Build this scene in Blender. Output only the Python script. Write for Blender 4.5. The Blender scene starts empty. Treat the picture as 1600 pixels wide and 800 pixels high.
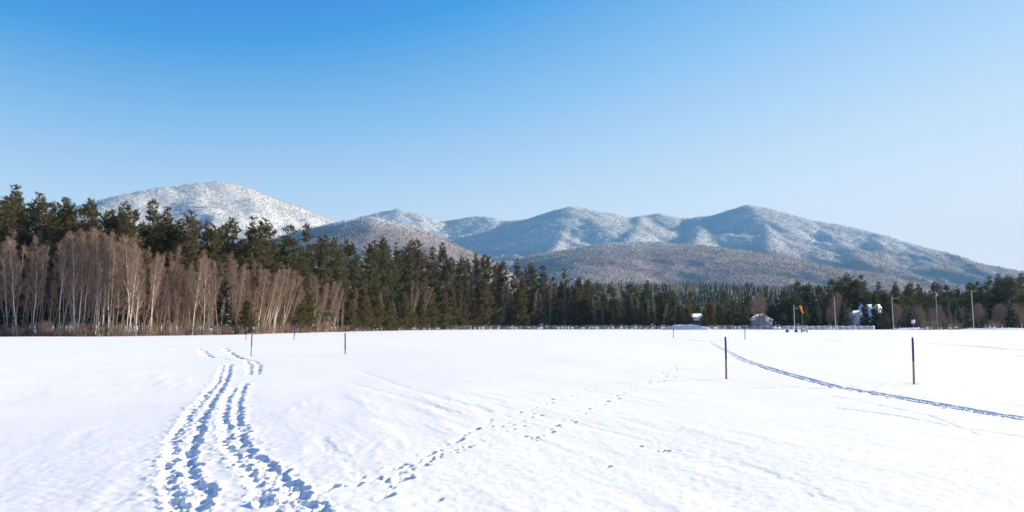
import bpy, math, random
import numpy as np
from mathutils import Vector

R = math.radians
sc = bpy.context.scene
col = sc.collection
rng = np.random.default_rng(11)
random.seed(11)

# ---------------------------------------------------------------- camera
EYE = 1.7
F = 1200.0                      # focal length in pixels of the 1600 px wide photograph
PITCH = math.atan((508.5 - 400) / F)
cam_d = bpy.data.cameras.new('camera')
cam_d.sensor_width = 36.0
cam_d.lens = F / 1600 * 36
cam_d.clip_start = 0.1
cam_d.clip_end = 60000
cam = bpy.data.objects.new('camera', cam_d)
cam.location = (0, 0, EYE)
cam.rotation_euler = (R(90) + PITCH, 0, 0)
col.objects.link(cam)
sc.camera = cam

# ---------------------------------------------------------------- sky, sun, exposure
SUN_AZ = R(66)                  # clockwise from the view direction
SUN_EL = R(18)
w = bpy.data.worlds.new('World')
sc.world = w
w.use_nodes = True
nt = w.node_tree
bg = nt.nodes['Background']
sky = nt.nodes.new('ShaderNodeTexSky')
sky.sky_type = 'NISHITA'
sky.sun_disc = False
sky.sun_elevation = SUN_EL
sky.sun_rotation = SUN_AZ
sky.altitude = 300
sky.air_density = 1.0
sky.dust_density = 0.0
sky.ozone_density = 1.0


def sky_grade():
    """one tone curve per channel for the whole sky: deeper overhead, paler low down, as the film saw it"""
    sep = nt.nodes.new('ShaderNodeSeparateColor')
    com = nt.nodes.new('ShaderNodeCombineColor')
    nt.links.new(sky.outputs[0], sep.inputs[0])

    def m(op, a, b):
        n = nt.nodes.new('ShaderNodeMath')
        n.operation = op
        for k, q in enumerate((a, b)):
            if isinstance(q, float):
                n.inputs[k].default_value = q
            else:
                nt.links.new(q, n.inputs[k])
        return n.outputs[0]
    def film(x, lo, span, top, least):
        """shoulder of the film: rises from lo and levels off at top"""
        t = m('MULTIPLY', m('SUBTRACT', x, lo), -1.0 / span)
        y = m('SUBTRACT', 1.0, m('POWER', math.e, t))
        return m('MULTIPLY', m('MAXIMUM', y, least), top / 0.172)
    r = film(sep.outputs[0], 1.28, 2.0, 1.06, 0.04)
    g = film(sep.outputs[1], 1.42, 1.95, 0.98, 0.14)
    b = film(sep.outputs[2], 1.0, 1.75, 1.03, 0.2)
    for q, c in enumerate((r, g, b)):
        nt.links.new(c, com.inputs[q])
    nt.links.new(com.outputs[0], bg.inputs[0])


sky_grade()
bg.inputs[1].default_value = 0.07
sun_d = bpy.data.lights.new('sun', 'SUN')
sun_d.energy = 5.0
sun_d.angle = R(0.5)
sun_d.color = (1.0, 0.86, 0.62)
sun = bpy.data.objects.new('sun', sun_d)
sv = Vector((math.sin(SUN_AZ) * math.cos(SUN_EL), math.cos(SUN_AZ) * math.cos(SUN_EL), math.sin(SUN_EL)))
sun.rotation_euler = (-sv).to_track_quat('-Z', 'Y').to_euler()
sun.location = (60, 0, 40)
col.objects.link(sun)
sc.view_settings.view_transform = 'Standard'
sc.view_settings.look = 'None'
sc.view_settings.gamma = 1
sc.view_settings.exposure = 1.3
sc.cycles.max_bounces = 5
sc.cycles.diffuse_bounces = 3
sc.cycles.glossy_bounces = 1
sc.cycles.transmission_bounces = 2
sc.cycles.volume_bounces = 0
sc.cycles.use_denoising = True


# ---------------------------------------------------------------- helpers
def ray(px, py):
    u = (px - 800) / F
    v = (400 - py) / F
    c, s = math.cos(PITCH), math.sin(PITCH)
    return np.array([u, c - v * s, s + v * c])


def P(px, py, D):
    """world point seen at photograph pixel (px, py), D metres ahead"""
    d = ray(px, py)
    return np.array([0, 0, EYE]) + d * (D / d[1])


def G(px, py):
    """point of the flat field seen at pixel"""
    d = ray(px, py)
    return (d * (-EYE / d[2]))[:2]


def X_at(px, D):
    return P(px, 508.5, D)[0]


def H_at(px, py, D):
    return P(px, py, D)[2]


_perm = np.random.default_rng(3).permutation(4096)
_val = np.random.default_rng(4).uniform(-1, 1, 4096)


def vnoise(x, y, seed=0):
    xi = np.floor(x).astype(np.int64)
    yi = np.floor(y).astype(np.int64)
    fx = x - xi
    fy = y - yi
    fx = fx * fx * fx * (fx * (fx * 6 - 15) + 10)
    fy = fy * fy * fy * (fy * (fy * 6 - 15) + 10)

    def h(a, b):
        return _val[_perm[(_perm[(a + seed * 57) & 4095] + b) & 4095]]
    a = h(xi, yi)
    b = h(xi + 1, yi)
    c = h(xi, yi + 1)
    d = h(xi + 1, yi + 1)
    return (a * (1 - fx) + b * fx) * (1 - fy) + (c * (1 - fx) + d * fx) * fy


def fbm(x, y, o=4, seed=0):
    s = 0
    a = 1.0
    n = 0
    for i in range(o):
        s = s + a * vnoise(x, y, seed + i)
        n += a
        a *= 0.5
        x = x * 2.03 + 17.3
        y = y * 2.03 - 9.1
    return s / n


def np_mesh(name, verts, tris=None, quads=None, smooth=False, tmat=None, qmat=None):
    me = bpy.data.meshes.new(name)
    verts = np.ascontiguousarray(verts, dtype=np.float32)
    tris = np.zeros((0, 3), np.int32) if tris is None else np.asarray(tris, np.int32).reshape(-1, 3)
    quads = np.zeros((0, 4), np.int32) if quads is None else np.asarray(quads, np.int32).reshape(-1, 4)
    me.vertices.add(len(verts))
    me.vertices.foreach_set('co', verts.ravel())
    nt_, nq = len(tris), len(quads)
    me.loops.add(nt_ * 3 + nq * 4)
    me.loops.foreach_set('vertex_index', np.concatenate([tris.ravel(), quads.ravel()]).astype(np.int32))
    me.polygons.add(nt_ + nq)
    st = np.concatenate([np.arange(nt_) * 3, nt_ * 3 + np.arange(nq) * 4]).astype(np.int32)
    me.polygons.foreach_set('loop_start', st)
    if smooth:
        me.polygons.foreach_set('use_smooth', np.ones(nt_ + nq, bool))
    if tmat is not None or qmat is not None:
        mi = np.concatenate([np.zeros(nt_, np.int32) if tmat is None else tmat, np.zeros(nq, np.int32) if qmat is None else qmat])
        me.polygons.foreach_set('material_index', mi.astype(np.int32))
    me.update(calc_edges=True)
    return me


class MB:
    def __init__(self):
        self.v, self.t, self.q, self.n = [], [], [], 0

    def add(self, v, t=None, q=None):
        v = np.asarray(v, float).reshape(-1, 3)
        if t is not None and len(t):
            self.t.append(np.asarray(t, int).reshape(-1, 3) + self.n)
        if q is not None and len(q):
            self.q.append(np.asarray(q, int).reshape(-1, 4) + self.n)
        self.v.append(v)
        self.n += len(v)

    def tube(self, pts, rad, k=5, cap=True):
        pts = np.asarray(pts, float)
        n = len(pts)
        tg = np.gradient(pts, axis=0)
        tg /= np.linalg.norm(tg, axis=1)[:, None] + 1e-9
        ref = np.where(np.abs(tg[:, 2:3]) > 0.9, np.array([[1., 0, 0]]), np.array([[0, 0, 1.]]))
        ref = np.repeat(ref[:1], n, 0)
        a = np.cross(tg, ref)
        a /= np.linalg.norm(a, axis=1)[:, None] + 1e-9
        b = np.cross(tg, a)
        th = np.arange(k) * 2 * math.pi / k
        rad = np.broadcast_to(np.asarray(rad, float), (n,))
        v = pts[:, None, :] + rad[:, None, None] * (np.cos(th)[None, :, None] * a[:, None, :] + np.sin(th)[None, :, None] * b[:, None, :])
        i = np.arange(n - 1)[:, None] * k
        j = np.arange(k)[None, :]
        j2 = (j + 1) % k
        q = np.stack([i + j, i + j2, i + k + j2, i + k + j], -1).reshape(-1, 4)
        self.add(v, q=q)
        if cap:
            self.add(v[-1], t=[(0, m, m + 1) for m in range(1, k - 1)])
            self.add(v[0], t=[(0, m + 1, m) for m in range(1, k - 1)])

    def box(self, c, s, rz=0.0):
        c = np.asarray(c, float)
        x, y, z = np.asarray(s, float) / 2
        v = np.array([(a * x, b * y, d * z) for a in (-1, 1) for b in (-1, 1) for d in (-1, 1)])
        if rz:
            cs, sn = math.cos(rz), math.sin(rz)
            v = np.stack([v[:, 0] * cs - v[:, 1] * sn, v[:, 0] * sn + v[:, 1] * cs, v[:, 2]], 1)
        self.add(v + c, q=[(0, 1, 3, 2), (4, 6, 7, 5), (0, 4, 5, 1), (2, 3, 7, 6), (0, 2, 6, 4), (1, 5, 7, 3)])

    def prism(self, poly, axis_vec):
        """extrude a planar polygon (list of 3D points) along a vector"""
        p = np.asarray(poly, float)
        n = len(p)
        v = np.concatenate([p, p + np.asarray(axis_vec, float)])
        t = [(0, i + 1, i) for i in range(1, n - 1)] + [(n, n + i, n + i + 1) for i in range(1, n - 1)]
        q = [(i, (i + 1) % n, n + (i + 1) % n, n + i) for i in range(n)]
        self.add(v, t=t, q=q)

    def blades(self, a, b, wdt, r):
        """thin pointed twigs from a to b"""
        a = np.asarray(a)
        b = np.asarray(b)
        d = b - a
        p = np.cross(d, r.normal(size=d.shape))
        p /= np.linalg.norm(p, axis=1)[:, None] + 1e-9
        wdt = np.broadcast_to(np.asarray(wdt, float), (len(a),))[:, None]
        n = len(a)
        v = np.concatenate([a - p * wdt / 2, a + p * wdt / 2, b + p * wdt * 0.18, b - p * wdt * 0.18])
        i = np.arange(n)
        self.add(v, q=np.stack([i, i + n, i + 2 * n, i + 3 * n], 1))

    def tris_at(self, a, b, wdt, r):
        a = np.asarray(a)
        b = np.asarray(b)
        d = b - a
        p = np.cross(d, r.normal(size=d.shape))
        p /= np.linalg.norm(p, axis=1)[:, None] + 1e-9
        wdt = np.broadcast_to(np.asarray(wdt, float), (len(a),))[:, None]
        n = len(a)
        m = a * 0.45 + b * 0.55
        v = np.concatenate([a, m + p * wdt / 2, b, m - p * wdt / 2])
        i = np.arange(n)
        self.add(v, q=np.stack([i, i + n, i + 2 * n, i + 3 * n], 1))

    def mesh(self, name, smooth=False):
        v = np.concatenate(self.v)
        t = np.concatenate(self.t) if self.t else None
        q = np.concatenate(self.q) if self.q else None
        return np_mesh(name, v, t, q, smooth)

    def build(self, name, m, parent=None, smooth=False):
        me = self.mesh(name, smooth)
        me.materials.append(m)
        return link(name, me, parent)


def link(name, me, parent=None, loc=None, rot=None, scale=None):
    o = bpy.data.objects.new(name, me)
    col.objects.link(o)
    if parent is not None:
        o.parent = parent
    if loc is not None:
        o.location = loc
    if rot is not None:
        o.rotation_euler = rot
    if scale is not None:
        o.scale = scale
    return o


def tag(o, label=None, cat=None, group=None, kind=None):
    if label:
        o['label'] = label
    if cat:
        o['category'] = cat
    if group:
        o['group'] = group
    if kind:
        o['kind'] = kind
    return o


# ---------------------------------------------------------------- materials
def new_mat(name):
    m = bpy.data.materials.new(name)
    m.use_nodes = True
    n = m.node_tree.nodes
    b = n['Principled BSDF']
    return m, m.node_tree, n, b


def L(t, a, b):
    t.links.new(a, b)


def simple(name, c, rough=0.8, var=0.15, scale=3.0, spec=0.2, objvar=0.0, bump=0.0, coords='Object'):
    m, t, n, b = new_mat(name)
    tc = n.new('ShaderNodeTexCoord')
    nz = n.new('ShaderNodeTexNoise')
    nz.inputs['Scale'].default_value = scale
    nz.inputs['Detail'].default_value = 4
    L(t, tc.outputs[coords], nz.inputs['Vector'])
    mx = n.new('ShaderNodeMix')
    mx.data_type = 'RGBA'
    mx.inputs[6].default_value = (*[v * (1 - var) for v in c], 1)
    mx.inputs[7].default_value = (*[min(1, v * (1 + var)) for v in c], 1)
    L(t, nz.outputs[0], mx.inputs[0])
    out = mx.outputs[2]
    if objvar:
        oi = n.new('ShaderNodeObjectInfo')
        h = n.new('ShaderNodeHueSaturation')
        mr = n.new('ShaderNodeMapRange')
        mr.inputs[3].default_value = 1 - objvar
        mr.inputs[4].default_value = 1 + objvar
        L(t, oi.outputs['Random'], mr.inputs[0])
        L(t, mr.outputs[0], h.inputs['Value'])
        L(t, out, h.inputs['Color'])
        out = h.outputs[0]
    L(t, out, b.inputs['Base Color'])
    b.inputs['Roughness'].default_value = rough
    b.inputs['Specular IOR Level'].default_value = spec
    if bump:
        bp = n.new('ShaderNodeBump')
        bp.inputs['Strength'].default_value = bump
        bp.inputs['Distance'].default_value = 0.02
        L(t, nz.outputs[0], bp.inputs['Height'])
        L(t, bp.outputs[0], b.inputs['Normal'])
    return m


def foliage(name, c0, c1, c2, trans=0.25):
    """needles or twigs: two tones by clump noise, shifted per tree towards a third"""
    m, t, n, b = new_mat(name)
    tc = n.new('ShaderNodeTexCoord')
    oi = n.new('ShaderNodeObjectInfo')
    nz = n.new('ShaderNodeTexNoise')
    nz.inputs['Scale'].default_value = 0.7
    nz.inputs['Detail'].default_value = 5
    L(t, tc.outputs['Object'], nz.inputs['Vector'])
    mr = n.new('ShaderNodeMapRange')
    mr.inputs[1].default_value = 0.35
    mr.inputs[2].default_value = 0.65
    L(t, nz.outputs[0], mr.inputs[0])
    mx = n.new('ShaderNodeMix')
    mx.data_type = 'RGBA'
    mx.inputs[6].default_value = (*c0, 1)
    mx.inputs[7].default_value = (*c1, 1)
    L(t, mr.outputs[0], mx.inputs[0])
    m2 = n.new('ShaderNodeMix')
    m2.data_type = 'RGBA'
    m2.inputs[7].default_value = (*c2, 1)
    L(t, mx.outputs[2], m2.inputs[6])
    mm = n.new('ShaderNodeMath')
    mm.operation = 'MULTIPLY'
    mm.inputs[1].default_value = 0.7
    L(t, oi.outputs['Random'], mm.inputs[0])
    L(t, mm.outputs[0], m2.inputs[0])
    L(t, m2.outputs[2], b.inputs['Base Color'])
    b.inputs['Roughness'].default_value = 0.7
    b.inputs['Specular IOR Level'].default_value = 0.15
    if trans:
        tr = n.new('ShaderNodeBsdfTranslucent')
        L(t, m2.outputs[2], tr.inputs['Color'])
        ms = n.new('ShaderNodeMixShader')
        ms.inputs[0].default_value = trans
        L(t, b.outputs[0], ms.inputs[1])
        L(t, tr.outputs[0], ms.inputs[2])
        L(t, ms.outputs[0], n['Material Output'].inputs['Surface'])
    return m


def snow_mat():
    m, t, n, b = new_mat('snow_ground')
    g = n.new('ShaderNodeNewGeometry')
    nz = n.new('ShaderNodeTexNoise')
    nz.inputs['Scale'].default_value = 45
    nz.inputs['Detail'].default_value = 5
    nz.inputs['Roughness'].default_value = 0.7
    L(t, g.outputs['Position'], nz.inputs['Vector'])
    nb = n.new('ShaderNodeTexNoise')
    nb.inputs['Scale'].default_value = 0.35
    nb.inputs['Detail'].default_value = 6
    L(t, g.outputs['Position'], nb.inputs['Vector'])
    mx = n.new('ShaderNodeMix')
    mx.data_type = 'RGBA'
    mx.inputs[6].default_value = (0.86, 0.87, 0.89, 1)
    mx.inputs[7].default_value = (0.91, 0.91, 0.92, 1)
    L(t, nb.outputs[0], mx.inputs[0])
    L(t, mx.outputs[2], b.inputs['Base Color'])
    b.inputs['Roughness'].default_value = 0.65
    b.inputs['Specular IOR Level'].default_value = 0.25
    bp = n.new('ShaderNodeBump')
    bp.inputs['Strength'].default_value = 0.5
    bp.inputs['Distance'].default_value = 0.010
    L(t, nz.outputs[0], bp.inputs['Height'])
    L(t, bp.outputs[0], b.inputs['Normal'])
    return m


def mountain_mat(name, line, band, frost=(0.74, 0.74, 0.75)):
    """bare hardwood forest below, rime-frosted forest above the frost line"""
    m, t, n, b = new_mat(name)
    g = n.new('ShaderNodeNewGeometry')
    sp = n.new('ShaderNodeSeparateXYZ')
    L(t, g.outputs['Position'], sp.inputs[0])

    def noise(scale, detail=4):
        z = n.new('ShaderNodeTexNoise')
        z.inputs['Scale'].default_value = scale
        z.inputs['Detail'].default_value = detail
        z.inputs['Roughness'].default_value = 0.6
        L(t, g.outputs['Position'], z.inputs['Vector'])
        return z
    big = noise(0.0022, 6)
    tree = noise(0.075, 2)
    mid = noise(0.006, 5)

    def math_(op, a, bb):
        k = n.new('ShaderNodeMath')
        k.operation = op
        for i, q in enumerate((a, bb)):
            if isinstance(q, (int, float)):
                k.inputs[i].default_value = q
            else:
                L(t, q, k.inputs[i])
        return k.outputs[0]

    def rng_(x, a, bb, c=0.0, d=1.0):
        k = n.new('ShaderNodeMapRange')
        k.inputs[1].default_value = a
        k.inputs[2].default_value = bb
        k.inputs[3].default_value = c
        k.inputs[4].default_value = d
        L(t, x, k.inputs[0])
        return k.outputs[0]

    def mixc(f, a, bb):
        k = n.new('ShaderNodeMix')
        k.data_type = 'RGBA'
        L(t, f, k.inputs[0])
        for s, q in ((6, a), (7, bb)):
            if isinstance(q, tuple):
                k.inputs[s].default_value = (*q, 1)
            else:
                L(t, q, k.inputs[s])
        return k.outputs[2]
    low = mixc(rng_(tree.outputs[0], 0.28, 0.72), (0.26, 0.212, 0.205), (0.36, 0.298, 0.29))
    low = mixc(rng_(mid.outputs[0], 0.5, 0.68), low, (0.19, 0.165, 0.16))
    high = mixc(rng_(tree.outputs[0], 0.28, 0.72), (0.28, 0.28, 0.285), frost)
    h = math_('ADD', sp.outputs[2], math_('MULTIPLY', math_('SUBTRACT', big.outputs[0], 0.5), band * 2.2))
    h = math_('ADD', h, math_('MULTIPLY', math_('SUBTRACT', tree.outputs[0], 0.5), band * 0.8))
    f = rng_(h, line - band * 0.5, line + band * 0.5)
    L(t, mixc(f, low, high), b.inputs['Base Color'])
    b.inputs['Roughness'].default_value = 0.9
    b.inputs['Specular IOR Level'].default_value = 0.0
    return m


def birch_mat():
    m, t, n, b = new_mat('birch_bark')
    tc = n.new('ShaderNodeTexCoord')
    mp = n.new('ShaderNodeMapping')
    mp.inputs['Scale'].default_value = (2, 2, 9)
    L(t, tc.outputs['Object'], mp.inputs[0])
    nz = n.new('ShaderNodeTexNoise')
    nz.inputs['Scale'].default_value = 1.0
    nz.inputs['Detail'].default_value = 4
    L(t, mp.outputs[0], nz.inputs['Vector'])
    cr = n.new('ShaderNodeValToRGB')
    cr.color_ramp.elements[0].position = 0.36
    cr.color_ramp.elements[0].color = (0.10, 0.085, 0.075, 1)
    cr.color_ramp.elements[1].position = 0.46
    cr.color_ramp.elements[1].color = (0.62, 0.58, 0.53, 1)
    L(t, nz.outputs[0], cr.inputs[0])
    L(t, cr.outputs[0], b.inputs['Base Color'])
    b.inputs['Roughness'].default_value = 0.7
    return m


M = {}
M['ground'] = snow_mat()
M['bark_pine'] = simple('bark_pine', (0.11, 0.085, 0.07), 0.9, 0.3, 2.0, 0.1)
M['bark_birch'] = birch_mat()
M['bark_grey'] = simple('bark_grey', (0.21, 0.165, 0.135), 0.9, 0.3, 2.0, 0.1, objvar=0.35)
M['bark_light'] = simple('bark_light', (0.42, 0.36, 0.31), 0.9, 0.3, 2.0, 0.1, objvar=0.25)
M['pine'] = foliage('pine_needles', (0.060, 0.066, 0.030), (0.115, 0.114, 0.050), (0.130, 0.104, 0.056))
M['pine_olive'] = foliage('olive_needles', (0.070, 0.076, 0.026), (0.14, 0.125, 0.048), (0.12, 0.09, 0.045))
M['pine_far'] = foliage('green_needles', (0.066, 0.084, 0.038), (0.13, 0.142, 0.058), (0.115, 0.105, 0.052))
M['pine_brown'] = foliage('brown_needles', (0.092, 0.082, 0.044), (0.155, 0.132, 0.072), (0.17, 0.132, 0.085))
M['spruce'] = foliage('spruce_needles', (0.022, 0.034, 0.022), (0.042, 0.055, 0.034), (0.040, 0.045, 0.025))
M['twigs'] = foliage('bare_twigs', (0.205, 0.142, 0.108), (0.335, 0.228, 0.174), (0.23, 0.172, 0.14), 0)
M['twigs_brown'] = foliage('larch_twigs', (0.12, 0.09, 0.06), (0.19, 0.14, 0.095), (0.13, 0.105, 0.07), 0)
M['snow'] = simple('snow_cover', (0.86, 0.87, 0.89), 0.6, 0.03, 4.0, 0.2)
M['wood'] = simple('weathered_wood', (0.30, 0.19, 0.12), 0.85, 0.3, 12.0, 0.15, objvar=0.15)
M['blue'] = simple('blue_paint', (0.022, 0.035, 0.16), 0.5, 0.25, 9.0, 0.3, objvar=0.2)
M['grey_wood'] = simple('grey_wood', (0.33, 0.31, 0.29), 0.85, 0.25, 6.0, 0.15, objvar=0.15)
M['pole_wood'] = simple('pole_wood', (0.42, 0.38, 0.34), 0.85, 0.2, 4.0, 0.15, objvar=0.1)
M['metal'] = simple('grey_metal', (0.45, 0.46, 0.47), 0.45, 0.1, 5.0, 0.5)
M['white_paint'] = simple('white_paint', (0.76, 0.77, 0.78), 0.6, 0.05, 3.0, 0.3)
M['barn_red'] = simple('barn_boards', (0.17, 0.075, 0.055), 0.8, 0.2, 3.0, 0.15)
M['grey_siding'] = simple('grey_siding', (0.25, 0.275, 0.31), 0.7, 0.08, 3.0, 0.2)
M['dark_siding'] = simple('dark_siding', (0.06, 0.05, 0.045), 0.8, 0.2, 3.0, 0.2)
M['glass'] = simple('window_glass', (0.03, 0.04, 0.05), 0.1, 0.1, 3.0, 0.6)
M['orange'] = simple('orange_fabric', (0.80, 0.16, 0.02), 0.7, 0.1, 3.0, 0.2)
M['black'] = simple('dark_rubber', (0.03, 0.03, 0.03), 0.7, 0.2, 3.0, 0.2)
M['forest_floor'] = simple('leaf_litter_and_snow', (0.24, 0.21, 0.20), 0.9, 0.5, 0.05, 0.0)



# ---------------------------------------------------------------- snow field
def base_z(x, y):
    x = np.asarray(x, float)
    y = np.asarray(y, float)
    d = np.hypot(x, y)
    z = -0.62 * (1 - np.exp(-(np.clip(-x - 1.0, 0, None) / 8.5) ** 2)) * np.exp(-(d / 38) ** 2)
    z = z + 0.10 * fbm(x / 17 + 5, y / 23, 2, 9) * np.clip((d - 4) / 20, 0, 1) * np.exp(-(d / 250) ** 2)
    return z


def gz(x, y):
    return float(base_z(x, y))


def crop(ox, oy, s, pts):
    return [(ox + a / s, oy + b / s) for a, b in pts]


def densify(pts, step):
    pts = np.asarray(pts, float)
    seg = np.linalg.norm(np.diff(pts, axis=0), axis=1)
    s = np.concatenate([[0], np.cumsum(seg)])
    n = max(2, int(s[-1] / step) + 1)
    q = np.linspace(0, s[-1], n)
    return np.stack([np.interp(q, s, pts[:, i]) for i in range(2)], 1)


def build_ground():
    rad = [0.6, 1.5, 3.0, 4.5]
    r = 5.2
    while r < 45:
        rad.append(r)
        r *= 1.0046
    while r < 130:
        rad.append(r)
        r *= 1.009
    while r < 600:
        rad.append(r)
        r *= 1.025
    while r < 16000:
        rad.append(r)
        r *= 1.2
    rad = np.array(rad)
    fine = np.linspace(-R(38), R(38), 660)
    coarse = np.linspace(R(38), R(322), 50)[1:-1]
    ang = np.concatenate([fine, coarse])
    nr, na = len(rad), len(ang)
    X = rad[:, None] * np.sin(ang)[None, :]
    Y = rad[:, None] * np.cos(ang)[None, :]
    Z = base_z(X, Y)
    D = np.hypot(X, Y)
    fade = np.clip((60 - D) / 40, 0, 1)
    # wind-packed ripples running away from the viewer, slightly to the side
    dx, dy = -0.30, 0.954
    al = X * dx + Y * dy
    ac = X * dy - Y * dx
    wob = 0.5 * fbm(X / 3.1, Y / 3.1, 2, 31)
    rip = fbm((ac + wob * 0.6) / 0.55, al / 3.2, 4, 41)
    mask = np.clip(fbm(X / 6 + 3, Y / 9, 3, 51) * 1.6 + 0.55, 0.08, 1.2)
    Z = Z + fade * mask * 0.013 * np.where(rip > 0, rip * 1.3, rip * 0.5)
    Z = Z + 0.03 * fbm(X / 4.5, Y / 6.0, 3, 61) * np.clip((90 - D) / 60, 0, 1)
    Z = Z + 0.0042 * fbm(X / 0.09, Y / 0.09, 2, 71) * np.clip((25 - D) / 15, 0, 1)
    rag = fbm(X / 0.09, Y / 0.13, 3, 81)
    rag2 = fbm(X / 0.045, Y / 0.06, 2, 91)

    def window(cx, cy, rr):
        dd = math.hypot(cx, cy)
        a = math.atan2(cx, cy)
        i0, i1 = np.searchsorted(rad, [dd - rr, dd + rr])
        da = rr / max(dd, 1)
        j0, j1 = np.searchsorted(fine, [a - da, a + da])
        return slice(max(i0 - 1, 0), i1 + 1), slice(max(j0 - 1, 0), min(j1 + 1, len(fine)))

    cut = np.zeros_like(Z)
    lump = np.zeros_like(Z)

    def print_(cx, cy, ux, uy, ln, wd, dep, rag_amt=0.25, rim=0.2):
        si, sj = window(cx, cy, max(ln, wd) * 1.3 + 0.05)
        x = X[si, sj] - cx
        y = Y[si, sj] - cy
        if x.size == 0:
            return
        a = (x * ux + y * uy) / (ln / 2)
        b = (x * uy - y * ux) / (wd / 2)
        q = np.sqrt(a * a + b * b) + rag_amt * rag[si, sj]
        prof = np.clip((1.12 - q) / 0.42, 0, 1)
        prof = prof * prof * (3 - 2 * prof)
        cut[si, sj] = np.maximum(cut[si, sj], dep * prof)
        ring = np.exp(-((q - 1.3) / 0.22) ** 2)
        lump[si, sj] = np.maximum(lump[si, sj], dep * rim * ring * (0.6 + 0.9 * rag2[si, sj]))

    rs = np.random.default_rng(5)

    def foot_row(pts_px, drag=0.3, dep=0.062, step=0.36, ln=0.34, wd=0.195, out_left=False):
        if drag > 0.2:
            ROWS.append(pts_px)
        pts = np.array([G(*p) for p in pts_px])
        pts = densify(pts, step)
        tg = np.gradient(pts, axis=0)
        tg /= np.linalg.norm(tg, axis=1)[:, None]
        for p, u in zip(pts, tg):
            a = rs.normal(0, 0.38)
            ux, uy = u[0] * math.cos(a) - u[1] * math.sin(a), u[0] * math.sin(a) + u[1] * math.cos(a)
            print_(p[0] + rs.normal(0, 0.02), p[1] + rs.normal(0, 0.03), ux, uy, ln * rs.uniform(0.85, 1.2),
                   wd * rs.uniform(0.8, 1.25), dep * rs.uniform(0.55, 1.25), 0.55, 0.3)
            # shallow drag groove joining the steps
            print_(p[0] + u[0] * step * 0.5, p[1] + u[1] * step * 0.5, u[0], u[1], step * 1.2, wd * 0.75, dep * drag * rs.uniform(0.1, 1.2), 0.5, 0.2)
            for _ in range(8 if drag > 0.2 else 2):
                o = rs.uniform(0.07, 0.17) * rs.choice([-1, 1]) + (-0.10 * rs.random() if out_left else 0.0)
                cx, cy = p[0] + u[1] * o + rs.normal(0, 0.1), p[1] - u[0] * o + rs.normal(0, 0.1)
                si, sj = window(cx, cy, 0.12)
                g = np.exp(-(((X[si, sj] - cx) ** 2 + (Y[si, sj] - cy) ** 2) / rs.uniform(0.025, 0.06) ** 2))
                lump[si, sj] += rs.uniform(0.003, 0.018) * g

    c6 = lambda pts: crop(200, 520, 2.857, pts)
    ROWS = []
    foot_row(c6([(225, 830), (215, 770), (180, 650), (185, 555), (200, 480), (205, 430), (250, 360), (265, 325), (345, 245), (400, 190), (425, 130)]), out_left=True)
    foot_row(c6([(370, 830), (340, 790), (340, 710), (320, 660), (270, 580), (280, 510), (300, 450), (320, 390), (330, 340), (380, 260), (400, 235), (440, 180), (455, 125)]))
    foot_row(c6([(660, 830), (630, 780), (560, 650), (530, 590), (470, 520), (430, 460), (440, 400), (430, 340), (435, 290), (440, 255), (480, 215)]), dep=0.054)
    foot_row(c6([(880, 830), (830, 780), (780, 720), (690, 630), (600, 550), (520, 490), (505, 440), (510, 400), (490, 350), (490, 300), (490, 270), (520, 200)]), dep=0.054)
    def churn(a_px, b_px, dep):
        a = densify(np.array([G(*p) for p in a_px]), 0.05)
        b = np.array([G(*p) for p in b_px])
        bd = densify(b, 0.05)
        for p in a[::4]:
            d = np.hypot(bd[:, 0] - p[0], bd[:, 1] - p[1])
            k = int(d.argmin())
            c = (p + bd[k]) / 2
            u = bd[min(k + 3, len(bd) - 1)] - bd[max(k - 3, 0)]
            u = u / (np.linalg.norm(u) + 1e-9)
            print_(c[0], c[1], u[0], u[1], 0.42, min(d[k], 0.5) + 0.14, dep * rs.uniform(0.6, 1.3), 0.6, 0.25)
    churn(ROWS[0], ROWS[1], 0.015)
    churn(ROWS[2], ROWS[3], 0.013)
    far = dict(drag=0.1, dep=0.08, step=0.62, ln=0.42, wd=0.22)
    foot_row(c6([(540, 165), (545, 140), (530, 112), (490, 98), (460, 80), (415, 58)]), **far)
    foot_row(c6([(575, 165), (588, 130), (560, 112), (500, 100), (430, 72)]), **far)
    foot_row(c6([(430, 102), (380, 98), (345, 90), (320, 78), (322, 70)]), **far)
    foot_row(c6([(450, 108), (400, 100), (360, 92), (340, 76)]), **far)
    foot_row(c6([(250, 36), (300, 34), (380, 42)]), drag=0.0, dep=0.08, step=1.4, ln=0.5, wd=0.26)
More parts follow.
